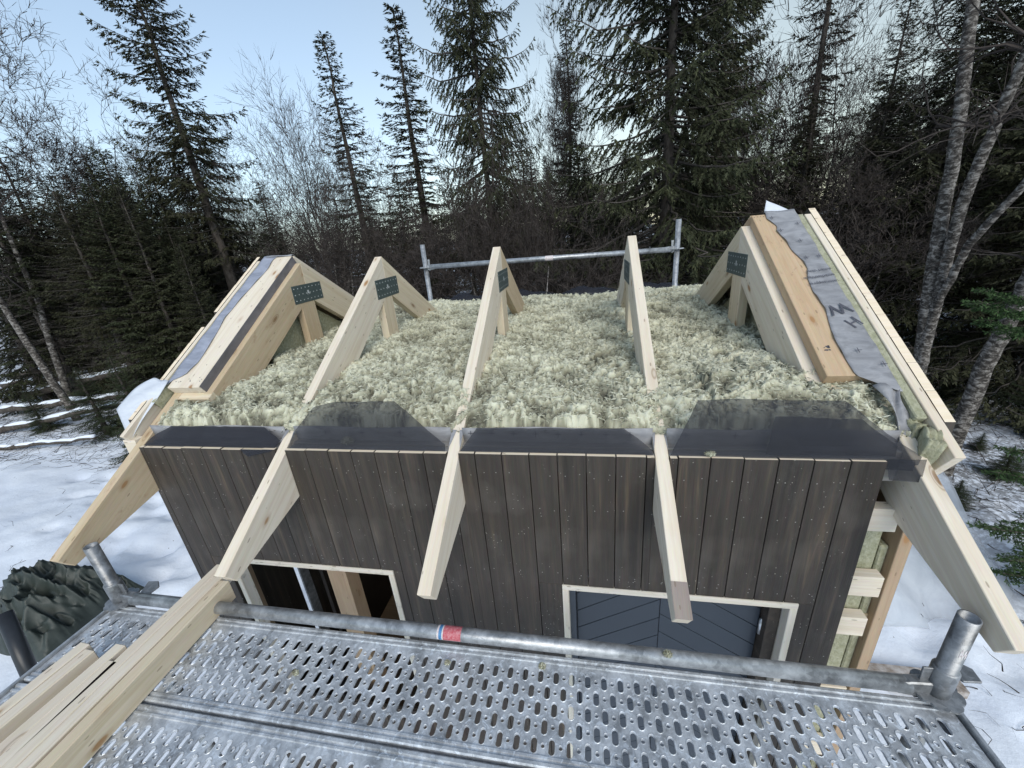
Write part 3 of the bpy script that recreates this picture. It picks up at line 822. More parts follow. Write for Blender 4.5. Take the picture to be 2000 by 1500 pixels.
# grey weathered cap on the tail of the third regular truss
gy0, gy1 = -TAIL - .0005, -TAIL + .085
a = on_roof(RX['r3'], gy0, .0010); b = on_roof(RX['r3'], gy1, .0010)
member('weathered_end', shed, a, b, TH + .0006, .0015, wood('weathered end grain', (.30, .25, .22), (.17, .13, .11)), bev=0)
# ceiling joists below the loose wool
for k in ('r1', 'r2', 'r3'):
    member('ceiling_joist', shed, (RX[k], .11, -.06), (RX[k], YB - .11, -.06), TH, .12, M_wood)

# boxes of the shed: rear wall, ceiling, floor and the inside seen through the window opening
def plain(name, x0, x1, y0, y1, z0, z1, mat, parent=shed, bev=.001):
    return link(name, bm_mesh(name, box_bm(x1 - x0, y1 - y0, z1 - z0, bev), mat), parent, Matrix.Translation(((x0 + x1) / 2, (y0 + y1) / 2, (z0 + z1) / 2)))
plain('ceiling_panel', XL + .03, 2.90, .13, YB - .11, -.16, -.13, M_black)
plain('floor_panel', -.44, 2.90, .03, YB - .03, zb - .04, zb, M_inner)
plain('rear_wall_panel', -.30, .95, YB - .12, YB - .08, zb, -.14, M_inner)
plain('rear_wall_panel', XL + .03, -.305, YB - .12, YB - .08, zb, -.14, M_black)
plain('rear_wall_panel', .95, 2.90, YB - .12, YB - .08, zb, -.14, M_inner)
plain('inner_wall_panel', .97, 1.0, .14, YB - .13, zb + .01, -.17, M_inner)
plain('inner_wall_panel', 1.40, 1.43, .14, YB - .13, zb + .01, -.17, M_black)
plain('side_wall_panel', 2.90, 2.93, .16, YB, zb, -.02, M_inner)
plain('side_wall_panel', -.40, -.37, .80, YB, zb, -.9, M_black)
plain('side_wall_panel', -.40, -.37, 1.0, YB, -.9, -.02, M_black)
for x, y in ((-.33, .20), (.08, 1.9), (.50, .95), (.62, .50), (.30, 1.5), (.76, .45)):
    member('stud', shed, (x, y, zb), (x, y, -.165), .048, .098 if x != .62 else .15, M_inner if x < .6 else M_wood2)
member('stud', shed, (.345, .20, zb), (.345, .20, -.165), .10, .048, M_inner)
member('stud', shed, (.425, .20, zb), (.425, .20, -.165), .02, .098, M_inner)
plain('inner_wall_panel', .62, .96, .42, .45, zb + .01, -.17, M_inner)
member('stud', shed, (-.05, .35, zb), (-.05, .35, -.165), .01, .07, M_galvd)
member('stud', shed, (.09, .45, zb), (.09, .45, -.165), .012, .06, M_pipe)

# ------------------------------------------------------------------ eave: membrane upstand with printed crosses and insect mesh
for bi, (xa, xb) in enumerate([(a_, min(b_, 2.82)) if k_ < 3 else (a_, 2.82) for k_, (a_, b_) in enumerate(BAYS)]):
    rows = []
    for i in range(4):
        r = []
        for j in range(25):
            x = xa - .001 + (xb - xa + .002) * j / 24
            r.append(Vector((x, .094 + .003 * math.sin(5 * x) - .003 * i, -.02 + .094 * i / 3 + (.003 * math.sin(13 * x) if i == 3 else 0))))
        rows.append(r)
    up = sheet('wind_barrier_upstand', rows, M_memb, shed)
# torn tongues of the barrier lapping onto the top of each rafter
for k, wl, wr_, yt in (('r1', .018, .012, .085), ('r2', .020, .017, .070), ('r3', .012, .008, .075)):
    for sg, w_ in ((-1, wl), (1, wr_)):
        xe = RX[k] + sg * .0252
        P = [(xe, .105), (xe - sg * w_, .104), (xe - sg * w_ * .8, .085), (xe - sg * w_ * .35, yt - .02), (xe, yt - .040)]
        bm = bmesh.new(); f = bm.faces.new([bm.verts.new((x, y, zr(y) + .0025)) for x, y in P]); bm.normal_update(); bmesh.ops.solidify(bm, geom=[f], thickness=.001)
        link('wind_barrier_tongue', bm_mesh('wind_barrier_tongue', bm, M_memb), shed)
bm = bmesh.new(); x = 1.305
for x in (.335, .62, .80, .98, 1.295, 1.385, 1.475, 1.565, 1.655, 1.745, 1.84, 1.93, 2.13, 2.30, 2.47, 2.64):
    cross_bm(bm, Vector((x, .0815, .049)), Vector((1, 0, 0)), Vector((0, 0, 1)), .0125, .0013, Vector((0, -1, 0)))
link('printed_crosses', bm_mesh('printed_crosses', bm, M_ink), up)
def poly_sheet(name, P, mat, parent=shed, thick=.0007):
    rgp = random.Random(len(P)); Q = []
    for i_, p in enumerate(P):
        p = Vector(p); q_ = Vector(P[(i_ + 1) % len(P)]); nn = max(1, int((q_ - p).length / .03))
        for k_ in range(nn):
            v = p.lerp(q_, k_ / nn)
            if k_ and v.z > .02: v += Vector((rgp.uniform(-.002, .002), rgp.uniform(-.002, .002), rgp.uniform(-.0022, .0022)))
            Q.append(v)
    bm = bmesh.new(); vs = [bm.verts.new(p) for p in Q]; f = bm.faces.new(vs); bm.normal_update()
    bmesh.ops.solidify(bm, geom=[f], thickness=thick)
    return link(name, bm_mesh(name, bm, mat), parent)
# x, y, z outlines (in metres) of the four mesh strips between the rafter tails
poly_sheet('insect_mesh', [(-.326, .012, .004), (.402, .012, .004), (.402, .05, .02), (.315, .078, .074), (-.205, .078, .076), (-.31, .05, .03)], M_meshd)
poly_sheet('insect_mesh', [(.462, .012, .004), (1.2, .012, .004), (1.2, .022, .028), (1.005, .040, .216), (.74, .040, .214), (.632, .036, .19), (.51, .028, .078)], M_mesh)
poly_sheet('insect_mesh', [(1.262, .012, .004), (2.006, .012, .004), (2.006, .03, .012), (1.905, .078, .079), (1.325, .078, .077)], M_mesh)
poly_sheet('insect_mesh', [(2.066, .012, .004), (2.83, .004, -.035), (2.835, .004, .02), (2.76, .022, .075), (2.60, .040, .205), (2.235, .040, .214), (2.15, .040, .21)], M_meshd if False else M_mesh)
poly_sheet('insect_mesh', [(2.745, .0125, .003), (2.825, -.028, .03), (2.828, -.030, -.055), (2.752, -.010, -.062)], M_mesh)
poly_sheet('insect_mesh', [(.235, -.004, .004), (.40, -.004, .004), (.398, -.006, -.002), (.27, -.010, -.030), (.248, -.008, -.012)], M_meshd)
poly_sheet('insect_mesh', [(2.40, .034, .15), (2.66, .034, .14), (2.77, .02, .05), (2.77, .016, .012), (2.38, .016, .012)], M_mesh)

# ------------------------------------------------------------------ loose-fill mineral wool
def build_wool():
    x0, x1, y0, y1 = -.345, 2.865, .095, 2.37
    st = .0065
    xs = np.arange(x0, x1, st); ys = np.arange(y0, y1, st)
    X, Y = np.meshgrid(xs, ys)
    base = .074 + .042 * np.clip((Y - y0) / .25, 0, 1) + .085 * np.clip((Y - .3) / 2, 0, 1)
    base += .05 * (fbm(X * 2.2, Y * 2.2, 2, 3) - .5)
    base += .04 * np.clip(1 - np.abs(Y - .35) / .3, 0, 1) * (X > 2.25)
    wx = X + .11 * (fbm(X * 11, Y * 11, 4, 21) - .5); wy = Y + .11 * (fbm(X * 11 + 7, Y * 11 + 3, 4, 25) - .5)
    def ridge(f, s): return 1 - np.abs(2 * fbm(wx * f, wy * f, 2, s) - 1) * 1.7
    def billow(f, s): return np.abs(2 * fbm(wx * f, wy * f, 2, s) - 1)
    h = .040 * fbm(X * 7, Y * 7, 2, 29) + .022 * ridge(16, 31) + .026 * ridge(33, 37) + .018 * ridge(66, 41) + .008 * ridge(130, 47)
    Z = base + h - .02
    near_r = np.full(X.shape, 9.0)
    for k in ('T0', 'r1', 'r2', 'r3', 'T4'): near_r = np.minimum(near_r, np.abs(X - RX[k]))
    cap = H0 + TA * Y - .002 + .040 * np.clip((near_r - .03) / .12, 0, 1) + (h - .055) * .75     # towards the eave the fill follows the rafter slope
    Z = np.minimum(Z, cap)
    Z = np.where(Y < y0 + .016, np.minimum(Z, .062), Z)
    lx = .016 * (fbm(X * 30 + 5, Y * 30, 3, 81) - .5) * 2; ly = .016 * (fbm(X * 30, Y * 30 + 5, 3, 85) - .5) * 2 * np.clip((Y - y0) / .05, 0, 1)
    rnd = np.clip((h - .030) / .050, 0, 1) * .8 + .15 * fbm(X * 40, Y * 40, 2, 51)  # tone follows clump height, painting shade into the crevices, plus random variation
    rnd = np.where(Y < .17, np.maximum(rnd, .25), rnd)  # painted crevice shade kept lighter along the eave
    n, m = X.shape; idx = np.arange(n * m).reshape(n, m)
    jx = (_rng.random(X.shape) - .5) * st * .9; jy = (_rng.random(X.shape) - .5) * st * .9
    F = np.stack([idx[:-1, :-1], idx[:-1, 1:], idx[1:, 1:], idx[1:, :-1]], -1).reshape(-1, 4)
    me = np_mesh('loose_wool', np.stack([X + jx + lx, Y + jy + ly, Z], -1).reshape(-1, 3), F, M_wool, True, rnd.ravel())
    # ropy matted strands: short curved rolls lying over each other, plus fine loose fibres
    rg = np.random.default_rng(11)
    def scatter(K, Lr, Wr, elr, rise, tent, spread):
        bx = rg.uniform(x0 + .012, x1 - .012, K); by = y0 + .004 + (y1 - y0 - .01) * rg.random(K) ** 1.2
        ii = np.clip(((by - y0) / st).astype(int), 0, n - 1); jj = np.clip(((bx - x0) / st).astype(int), 0, m - 1)
        bz = Z[ii, jj]; cv = rnd[ii, jj]
        flow = 9 * fbm(bx * 9, by * 9, 2, 91) + 5 * vnoise(bx * 40, by * 40, 95)
        ang = flow + rg.normal(0, spread, K) + np.pi * (rg.random(K) < .5); el = rg.uniform(elr[0], elr[1], K)
        L = rg.uniform(*Lr, K); w = rg.uniform(*Wr, K)
        cl = rg.uniform(-2.2, 2.2, K); V = []; rows = 4
        P = np.stack([bx, by, bz + rise], -1); up = np.array([[0, 0, 1.0]])
        a = ang.copy(); e = el.copy()
        for r in range(rows):
            t = r / (rows - 1); d = np.stack([np.cos(a) * np.cos(e), np.sin(a) * np.cos(e), np.sin(e)], -1)
            sd = np.stack([-np.sin(a), np.cos(a), np.zeros(K)], -1); ww = (w * max(.12, 1 - abs(t - .4) ** 1.5 * 1.9))[:, None]
            if tent: V += [P - sd * ww - up * ww * .7, P + up * ww * .75, P + sd * ww - up * ww * .7]
            else: V += [P - sd * ww, P + sd * ww]
            P = P + d * (L / (rows - 1))[:, None]; a = a + cl * .55 + rg.normal(0, .25, K); e = e - .28
        q = 3 if tent else 2; V = np.stack(V, 1).reshape(-1, 3); b = np.arange(K) * q * rows; F = []
        for r in range(rows - 1):
            for c in range(q - 1): F.append(np.stack([b + r * q + c, b + r * q + c + 1, b + (r + 1) * q + c + 1, b + (r + 1) * q + c], -1))
        at = np.clip(cv * .85 + .12 + rg.normal(0, .17, K), 0, 1)  # strands take over the painted crevice shade, varied at random
        return V, np.concatenate(F), np.repeat(at, q * rows)
    V1, F1, A1 = scatter(60000, (.012, .034), (.0011, .0029), (-.1, .6), -.001, True, 1.1)
    V2, F2, A2 = scatter(52000, (.008, .026), (.0004, .0010), (0, 1.0), 0, False, 1.6)
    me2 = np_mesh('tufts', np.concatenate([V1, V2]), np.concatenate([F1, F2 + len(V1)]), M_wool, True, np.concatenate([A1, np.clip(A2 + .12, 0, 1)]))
    o = link('loose_insulation', me)
    tag(o, 'pale green loose mineral wool filling the whole roof space between the rafters', 'insulation', kind='stuff')
    link('wool_fibres', me2, o)['kind'] = 'stuff'
    return Z
WZ = build_wool()
def wool_tuft(c, s, seed, label, n=700, group=None):
    rg = np.random.default_rng(seed)
    p = rg.normal(0, 1, (n, 3)); p /= np.linalg.norm(p, axis=1)[:, None]; r = s * rg.random(n) ** .5
    P0 = p * r[:, None] * np.array([1.3, 1, .6]); d = rg.normal(0, 1, (n, 3)); d /= np.linalg.norm(d, axis=1)[:, None]
    sd = np.cross(d, p); L = min(.009, s * .4); w = .0016; V = []
    for t, ww in ((0, 1), (.5, .8), (1, .2)):
        cc = P0 + d * (L * t) + p * (L * t * t * .4); V += [cc - sd * w * ww, cc + sd * w * ww]
    V = np.stack(V, 1).reshape(-1, 3); V[:, 2] -= V[:, 2].min(); b = np.arange(n) * 6
    F2 = np.concatenate([np.stack([b, b + 1, b + 3, b + 2], -1), np.stack([b + 2, b + 3, b + 5, b + 4], -1)])
    o = link('wool_tuft', np_mesh('wool_tuft', V, F2, M_wool, False, np.repeat(rg.uniform(.4, 1, n), 6)), None, Matrix.Translation(c))
    tag(o, label, 'wool tuft', group)
wool_tuft((2.45, .062, .0), .036, 1, 'dark looking wool clump lying under the right hand insect mesh', 3000)
wool_tuft((.735, .058, .0), .020, 2, 'small round wool clump under the insect mesh of the second bay')
wool_tuft((2.20, .012, .001), .013, 3, 'flat wool scrap on the cladding top right of the grey ended rafter')
wool_tuft((1.605, -.405, -.598), .010, 4, 'wool crumb on the near deck below the dark blue door')
wool_tuft((1.27, -.43, -.598), .008, 5, 'wool crumb on the deck right of the red pipe sticker')
wool_tuft((2.02, -.355, -.540), .011, 6, 'wool scrap on top of the front scaffold pipe')
wool_tuft((.735, -.53, -.598), .009, 7, 'greenish wool crumb on the deck near the long timbers')
wool_tuft((2.668, .20, .10), .03, 8, 'wool bulging out below the orange board at the right gable', 1500)

# ================================================================== SCAFFOLD
ZP = -0.60
def rosette(c, mat=M_galvd):
    bm = bmesh.new(); n = 48; R1, R0 = .062, .026
    top = []; 
    for zz in (.004, -.004):
        o_, i_ = [], []
        for k in range(n):
            a = 2 * math.pi * k / n; r = R1 * (1 - .13 * (math.cos(4 * a) ** 8))
            o_.append(bm.verts.new((r * math.cos(a), r * math.sin(a), zz))); i_.append(bm.verts.new((R0 * math.cos(a), R0 * math.sin(a), zz)))
        top.append((o_, i_))
    (o1, i1), (o2, i2) = top
    for k in range(n):
        j = (k + 1) % n
        bm.faces.new((i1[k], o1[k], o1[j], i1[j])); bm.faces.new((i2[k], i2[j], o2[j], o2[k])); bm.faces.new((o1[k], o2[k], o2[j], o1[j]))
    bmesh.ops.recalc_face_normals(bm, faces=bm.faces[:])
    return bm
def open_pipe(p0, p1, ro, ri, n=24):
    p0, p1 = Vector(p0), Vector(p1); bm = bmesh.new(); x = (p1 - p0).normalized(); ref = Vector((0, 0, 1)) if abs(x.z) < .9 else Vector((1, 0, 0))
    u = x.cross(ref).normalized(); v = x.cross(u); R_ = []
    for p, r in ((p0, ro), (p1, ro), (p1, ri), (p1 - x * min(.15, (p1 - p0).length * .5), ri)):
        R_.append([bm.verts.new(p + (u * math.cos(2 * math.pi * k / n) + v * math.sin(2 * math.pi * k / n)) * r) for k in range(n)])
    for a, b in zip(R_, R_[1:]):
        for k in range(n): bm.faces.new((a[k], a[(k + 1) % n], b[(k + 1) % n], b[k]))
    bm.faces.new(R_[-1]); bmesh.ops.recalc_face_normals(bm, faces=bm.faces[:])
    return bm
SX0, SX1, SY = -.287, 2.783, -.346
scaf = thing('scaffold', 'galvanised scaffold in the foreground with perforated steel decks', 'scaffold', (1.25, -.7, GZ))
for sx in (SX0, SX1):
    for sy in (SY, SY - .73):
        zt = -.268 if sy == SY else ZP + .05
        st = link('standard', bm_mesh('standard', open_pipe((sx, sy, gh(sx, sy) + .02), (sx, sy, zt), .0242, .0205), M_galvd, True), scaf)
        if sy == SY:
            link('rosette', bm_mesh('rosette', rosette(None), M_galvd), st, Matrix.Translation((sx, sy, -.575)))
            link('collar', bm_mesh('collar', tube([(sx, sy, -.47), (sx, sy, -.475), (sx, sy, -.53), (sx, sy, -.60)], [.0275, .0305, .0305, .029], 24), M_galvd, True), st)
# front ledger with wedge heads
led = link('ledger', bm_mesh('ledger', tube([(SX0 + .075, SY, -.558), (SX1 - .075, SY, -.558)], .0242, 28), M_galv, True), scaf)
for sx, s in ((SX0, 1), (SX1, -1)):
    bm = prism([(0, -.030), (.06, -.026), (.085, -.022), (.085, .022), (.055, .030), (.0, .034)], .030, .004)
    wh = link('wedge_head', bm_mesh('wedge_head', bm, M_galvd), led, frame((sx + s * .022, SY, -.562), (s, 0, 0), (0, s, 0), (0, 0, 1)))
    link('wedge', bm_mesh('wedge', prism([(-.006, -.07), (.010, -.07), (.016, .062), (-.010, .062)], .006, .001), M_galvd), wh, frame((sx + s * .040, SY, -.540), (s, 0, 0), (0, s, 0), (0, 0, 1)))
for sx in (SX0, SX1):
    link('transom', bm_mesh('transom', tube([(sx, SY - .03, -.645), (sx, SY - .72, -.645)], .0242, 20), M_galv, True), scaf)
    # hollow spigot plate with the two round holes beside each standard
for sx, s in ((SX0, 1), (SX1, 1)):
    link('brace_end', bm_mesh('brace_end', prism([(-.0, -.03), (.05, -.036), (.085, -.01), (.08, .03), (.03, .034)], .008, .002), M_galvd), scaf,
         frame((sx + (.05 if s > 0 else 0), SY + .055, -.556), (s, 0, 0), (0, s, 0), (0, 0, 1)) @ Matrix.Rotation(R(90), 4, 'X'))
# sticker on the ledger
def ring_patch(x0, x1, mat, nm, r=.0247):
    bm = tube([(x0, SY, -.558), (x1, SY, -.558)], r, 28, False)
    bmesh.ops.delete(bm, geom=[f for f in bm.faces if f.calc_center_median().z < -.562], context='FACES')
    return link(nm, bm_mesh(nm, bm, mat, True), led)
ring_patch(1.213, 1.220, M_stickw, 'sticker'); ring_patch(1.220, 1.232, M_stickb, 'sticker'); ring_patch(1.232, 1.237, M_stickw, 'sticker'); ring_patch(1.237, 1.305, M_sticker, 'sticker')

def deck_plank(y_front, label=None):
    """perforated steel plank, 0.32 m wide: slots and round holes alternate in five rows; every hole is cut through"""
    x0, x1 = SX0 - .03, SX1 + .022
    yf, yb = y_front, y_front - .318
    cw, ch = .02616, .0482
    rows_y = [yf - .0455 - .026 - .0 + .0 - i * ch for i in range(5)]
    V = []; F = []
    def ring(cx, cy, hx, hy, zz, n=14):
        out = []
        if hy > hx + 1e-6:
            for k in range(n // 2): 
                a = math.pi * k / (n // 2 - 1); out.append((cx + hx * math.cos(a), cy + (hy - hx) + hx * math.sin(a), zz))
            for k in range(n // 2):
                a = math.pi + math.pi * k / (n // 2 - 1); out.append((cx + hx * math.cos(a), cy - (hy - hx) + hx * math.sin(a), zz))
        else:
            for k in range(n): a = 2 * math.pi * (k + .0) / n; out.append((cx + hx * math.cos(a), cy + hx * math.sin(a), zz))
        return out
    def sqring(cx, cy, wx, wy, src):
        out = []
        for p in src:
            dx, dy = p[0] - cx, p[1] - cy
            s = min(wx / abs(dx) if abs(dx) > 1e-9 else 1e9, wy / abs(dy) if abs(dy) > 1e-9 else 1e9)
            out.append([cx + dx * s, cy + dy * s, 0.0])
        for cxs, cys in ((1, 1), (-1, 1), (-1, -1), (1, -1)):   # snap the nearest sample to each corner
            c = (cx + cxs * wx, cy + cys * wy); k = min(range(len(out)), key=lambda i: (out[i][0] - c[0]) ** 2 + (out[i][1] - c[1]) ** 2)
            out[k][0], out[k][1] = c
        return out
    def cell(cx, cy, slot):
        # the ring of the hole, a slightly raised rim, then down into the punched throat
        hx, hy = (.0093, .0205) if slot else (.0058, .0058)
        prof = [(1.32, 0.0), (1.16, .0016), (1.0, .0008), (.93, -.0065)]
        rings = []
        base = ring(cx, cy, hx, hy, 0)
        rings.append(sqring(cx, cy, cw / 2, ch / 2, base))
        for f, z in prof:
            add = hx * (f - 1); rings.append([(x, y, z) for x, y, _ in ring(cx, cy, hx + add, (hy + add) if slot else hx + add, 0)])
        n = len(base)
        for r in rings:
            pass
        b0 = len(V)
        for r in rings: V.extend([tuple(p) for p in r])
        for i in range(len(rings) - 1):
            for k in range(n):
                j = (k + 1) % n; F.append((b0 + i * n + k, b0 + (i + 1) * n + k, b0 + (i + 1) * n + j, b0 + i * n + j))
    ncol = int((x1 - x0 - .05) / cw); xs0 = x0 + .025 + ((x1 - x0 - .05) - ncol * cw) / 2
    xs0 = 1.183 - cw * round((1.183 - (x0 + .03)) / cw) - cw / 2
    ncol = int((x1 - .02 - xs0) / cw)
    for r in range(5):
        cy = rows_y[r]
        for c in range(ncol):
            cx = xs0 + (c + .5) * cw
            k = round((cx - 1.183) / cw) + r
            edge = c < 1 or c >= ncol - 1
            cell(cx, cy, k % 2 == 0)
    def quad(xa, xb, ya, yb_, za=0, zb_=0):
        b = len(V); V.extend([(xa, ya, za), (xb, ya, za), (xb, yb_, zb_), (xa, yb_, zb_)]); F.append((b, b + 1, b + 2, b + 3))
    ytop = rows_y[0] + ch / 2; ybot = rows_y[-1] - ch / 2
    quad(x0, xs0, ytop, ybot); quad(xs0 + ncol * cw, x1, ytop, ybot)
    # folded, grooved edge beads along both long sides
    def bead(prof):
        for (ya, za), (yb_, zb2) in zip(prof, prof[1:]): quad(x0, x1, ya, yb_, za, zb2)
    f = yf
    bead([(ytop, 0), (f - .030, 0), (f - .028, .004), (f - .022, .004), (f - .020, .0005), (f - .015, .0005), (f - .012, .006), (f - .004, .006), (f, .002), (f, -.065), (f - .012, -.066)])
    b = yb
    bead([(ybot, 0), (b + .030, 0), (b + .028, .004), (b + .022, .004), (b + .020, .0005), (b + .015, .0005), (b + .012, .006), (b + .004, .006), (b, .002), (b, -.065), (b + .012, -.066)][::1])
    # end flanges
    for xe in (x0, x1):
        bb = len(V); V.extend([(xe, yf - .01, .0), (xe, yb + .01, .0), (xe, yb + .01, -.06), (xe, yf - .01, -.06)]); F.append((bb, bb + 1, bb + 2, bb + 3))
    me = np_mesh('deck_plank', np.array(V), np.array(F), M_deck, False)
    bmm = bmesh.new(); bmm.from_mesh(me); bmesh.ops.remove_doubles(bmm, verts=bmm.verts[:], dist=.0001); bmesh.ops.recalc_face_normals(bmm, faces=bmm.faces[:]); bmm.to_mesh(me); bmm.free()
    o = link('deck_plank', me, scaf, Matrix.Translation((0, 0, ZP)))
    return o
DP = deck_plank(SY - .012)
for k in (1, 2): link('deck_plank', DP.data, scaf, Matrix.Translation((0, -.327 * k, ZP)))
# rim bars closing the deck ends
for sx in (SX0 - .038, SX1 + .034):
    member('end_rail', scaf, (sx, SY - .02, ZP - .012), (sx, SY - 1.05, ZP - .012), .012, .05, M_galv)
# white paint smear on the right standard
bm = bmesh.new(); rg = random.Random(2)
for i in range(9):
    a0 = -1.9 + i * .09; zc = -.385 + .010 * math.sin(i * 1.7)
    for r_ in (.0246,):
        h = .006 + .008 * rg.random()
        vs = [bm.verts.new((SX1 + r_ * math.cos(a), SY + r_ * math.sin(a), z)) for a, z in ((a0, zc - h), (a0 + .1, zc - h * .8), (a0 + .1, zc + h), (a0, zc + h * .7))]
        bm.faces.new(vs)
link('paint_smear', bm_mesh('paint_smear', bm, M_stickw), scaf)

# rear scaffold: two standards and a guard rail behind the roof
rs = thing('scaffold', 'rear scaffold guard rail standing behind the insulated roof', 'scaffold', (1.36, 2.8, GZ))
for x, zt in ((.106, .773), (2.615, .80)):
    s_ = link('standard', bm_mesh('standard', open_pipe((x, 2.8, gh(x, 2.8)), (x, 2.8, zt), .0242, .02), M_galv, True), rs)
    link('rosette', bm_mesh('rosette', rosette(None), M_galv), s_, Matrix.Translation((x, 2.8, .545)))
    link('rosette', bm_mesh('rosette', rosette(None), M_galv), s_, Matrix.Translation((x, 2.8, .045)))
rl = link('guard_rail', bm_mesh('guard_rail', tube([(.15, 2.8, .547), (2.57, 2.8, .540)], .0242, 20), M_galv, True), rs)
for x, s in ((.106, 1), (2.615, -1)):
    link('wedge_head', bm_mesh('wedge_head', prism([(0, -.028), (.08, -.022), (.08, .022), (.0, .028)], .030, .004), M_galv), rl, frame((x + s * .022, 2.8, .543), (s, 0, 0), (0, s, 0), (0, 0, 1)))
    link('wedge', bm_mesh('wedge', prism([(-.006, -.05), (.010, -.05), (.014, .062), (-.008, .062)], .006, .001), M_galv), rl, frame((x + s * .040, 2.8, .56), (s, 0, 0), (0, s, 0), (0, 0, 1)))
bm = tube([(1.375, 2.8, .5437), (1.455, 2.8, .5434)], .0249, 20, False); link('sticker', bm_mesh('sticker', bm, M_stickw, True), rl)
link('ledger', bm_mesh('ledger', tube([(.106, 2.8, .13), (2.6, 2.8, .125)], .0242, 16), M_galv, True), rs)
plain('deck_plank', .05, 2.66, 2.86, 3.45, .03, .09, M_galvd, rs)
# dark netting lying on the rear deck
rows = [[Vector((.2 + 2.7 * j / 40, 2.86 + .4 * i / 8, .10 + .11 * math.sin(math.pi * i / 8) * (.45 + .55 * math.sin(3.1 * j / 10 + .6) ** 2) + .02 * math.sin(j * 1.3 + i))) for j in range(41)] for i in range(9)]
o = sheet('netting_heap', rows, M_meshd, None); tag(o, 'dark netting heaped along the rear scaffold deck behind the wool', 'netting')

# ================================================================== TIMBERS ON THE DECK
def stud_on_deck(a, b, label, mat, z=ZP + .0505 + .004, w=.0465, h=.098):
    """stud standing on edge on the deck, a = far end, b = near end (x, y of its centre line)"""
    t = member('timber_stud', None, (a[0], a[1], z), (b[0], b[1], z), w, h, mat, side=(1, 0, 0), bev=.003)
    tag(t, label, 'timber', 'timber studs lying on the scaffold deck')
stud_on_deck((.109, -.185), (.142, -1.6), 'left stud of the three long studs that run under the second rafter tail', M_wood3)
stud_on_deck((.158, -.25), (.192, -1.6), 'middle stud of the three long studs below the second rafter tail', M_wood3)
stud_on_deck((.207, -.265), (.262, -1.6), 'right stud of the three long studs, knotty side towards the holes', M_wood)
stud_on_deck((.052, -.568), (.010, -1.6), 'square ended stud just left of the three long studs, reaching furthest of its pair', M_wood3)
stud_on_deck((.093, -.624), (.066, -1.6), 'shorter stud lying against the left of the three long studs', M_wood3)
stud_on_deck((-.100, -.580), (-.160, -1.6), 'leftmost short stud at the left edge of the deck', M_wood3)
stud_on_deck((-.049, -.600), (-.107, -1.6), 'short stud second from the left on the deck, tan side showing', M_wood3)

# ================================================================== THINGS ON THE SNOW
# tarpaulin heap at the left
def tarp():
    n = 120; c = Vector((-4.40, 1.02, 0)); V = []; 
    t = np.linspace(-1, 1, n); X, Y = np.meshgrid(t, t)
    r = np.sqrt(X ** 2 + Y ** 2 * 1.0); ang = np.arctan2(Y, X)
    prof = np.clip(1 - np.abs(X) ** 2.4, 0, 1) ** .55 * np.clip(1 - np.abs(Y) ** 2.4, 0, 1) ** .55
    H = .62 * prof * (.62 + .5 * fbm(X * 1.6 + 4, Y * 1.6 + 8, 2, 61)) 
    wx = X + .25 * fbm(X * 2 + 3, Y * 2, 2, 71); wy = Y + .25 * fbm(X * 2, Y * 2 + 9, 2, 73)
    fold = .20 - np.abs(2 * vnoise(wx * 2.3, wy * 3.6, 63) - 1) * .24 - np.abs(2 * vnoise(wx * 6 + 2, wy * 3, 67) - 1) * .13 - np.abs(2 * vnoise(wx * 10, wy * 13, 69) - 1) * .055
    H = H + fold * np.clip(prof * 2, 0, 1)
    wob = 1 + .28 * (fbm(np.cos(ang) * 1.5 + 5, np.sin(ang) * 1.5 + 5, 3, 77) - .5) * r
    P = np.stack([c.x + X * .60 * wob, c.y + Y * .46 * wob, gh(c.x, c.y) - .03 + np.maximum(H, 0)], -1).reshape(-1, 3)
    idx = np.arange(n * n).reshape(n, n); F = np.stack([idx[:-1, :-1], idx[:-1, 1:], idx[1:, 1:], idx[1:, :-1]], -1).reshape(-1, 4)
    o = link('tarpaulin', np_mesh('tarpaulin', P, F, M_tarp, True)); tag(o, 'crumpled dark green tarpaulin heaped on the snow at the left', 'tarpaulin')
tarp()
o = link('drain_pipe', bm_mesh('drain_pipe', tube([(-3.32, .36, -1.95), (-2.86, .10, -2.55)], .055, 20), M_pipe, True)); tag(o, 'black pipe leaning at the bottom left edge beside the tarpaulin', 'pipe')
o = link('pipe_socket', bm_mesh('pipe_socket', open_pipe((-2.83, .08, -2.62), (-2.90, .12, -2.48), .075, .066), M_orangep, True)); tag(o, 'orange brown socket round the foot of the black pipe', 'pipe socket')
lt = thing('ladder', 'grey metal ladder rails leaning at the bottom left corner', 'ladder', (-2.9, -.2, GZ))
for dy in (0, .32):
    member('rail', lt, (-3.35, -.05 - dy, -1.85), (-2.35, -.12 - dy, -2.75), .03, .06, M_galvd, side=(0, 1, 0))
for k in range(4):
    t = k / 4 + .1; link('rung', bm_mesh('rung', tube([(-3.35 + t, -.05 - .07 * t, -1.85 - .9 * t), (-3.35 + t, -.37 - .07 * t, -1.85 - .9 * t)], .013, 10), M_galvd, True), lt)
# red sack seen through the deck holes
o = lump('plastic_sack', (.70, -.14, -2.5), (.5, .22, .55), M_red, None, 9, amp=.35); tag(o, 'red plastic sack against the wall below the deck, glimpsed through the holes', 'sack')
o = plain('offcut_board', 4.05, 4.75, 1.30, 1.47, GZ - .02, GZ + .07, M_boardcut, None); tag(o, 'frosted board offcut lying in the snow right of the shed corner', 'board')
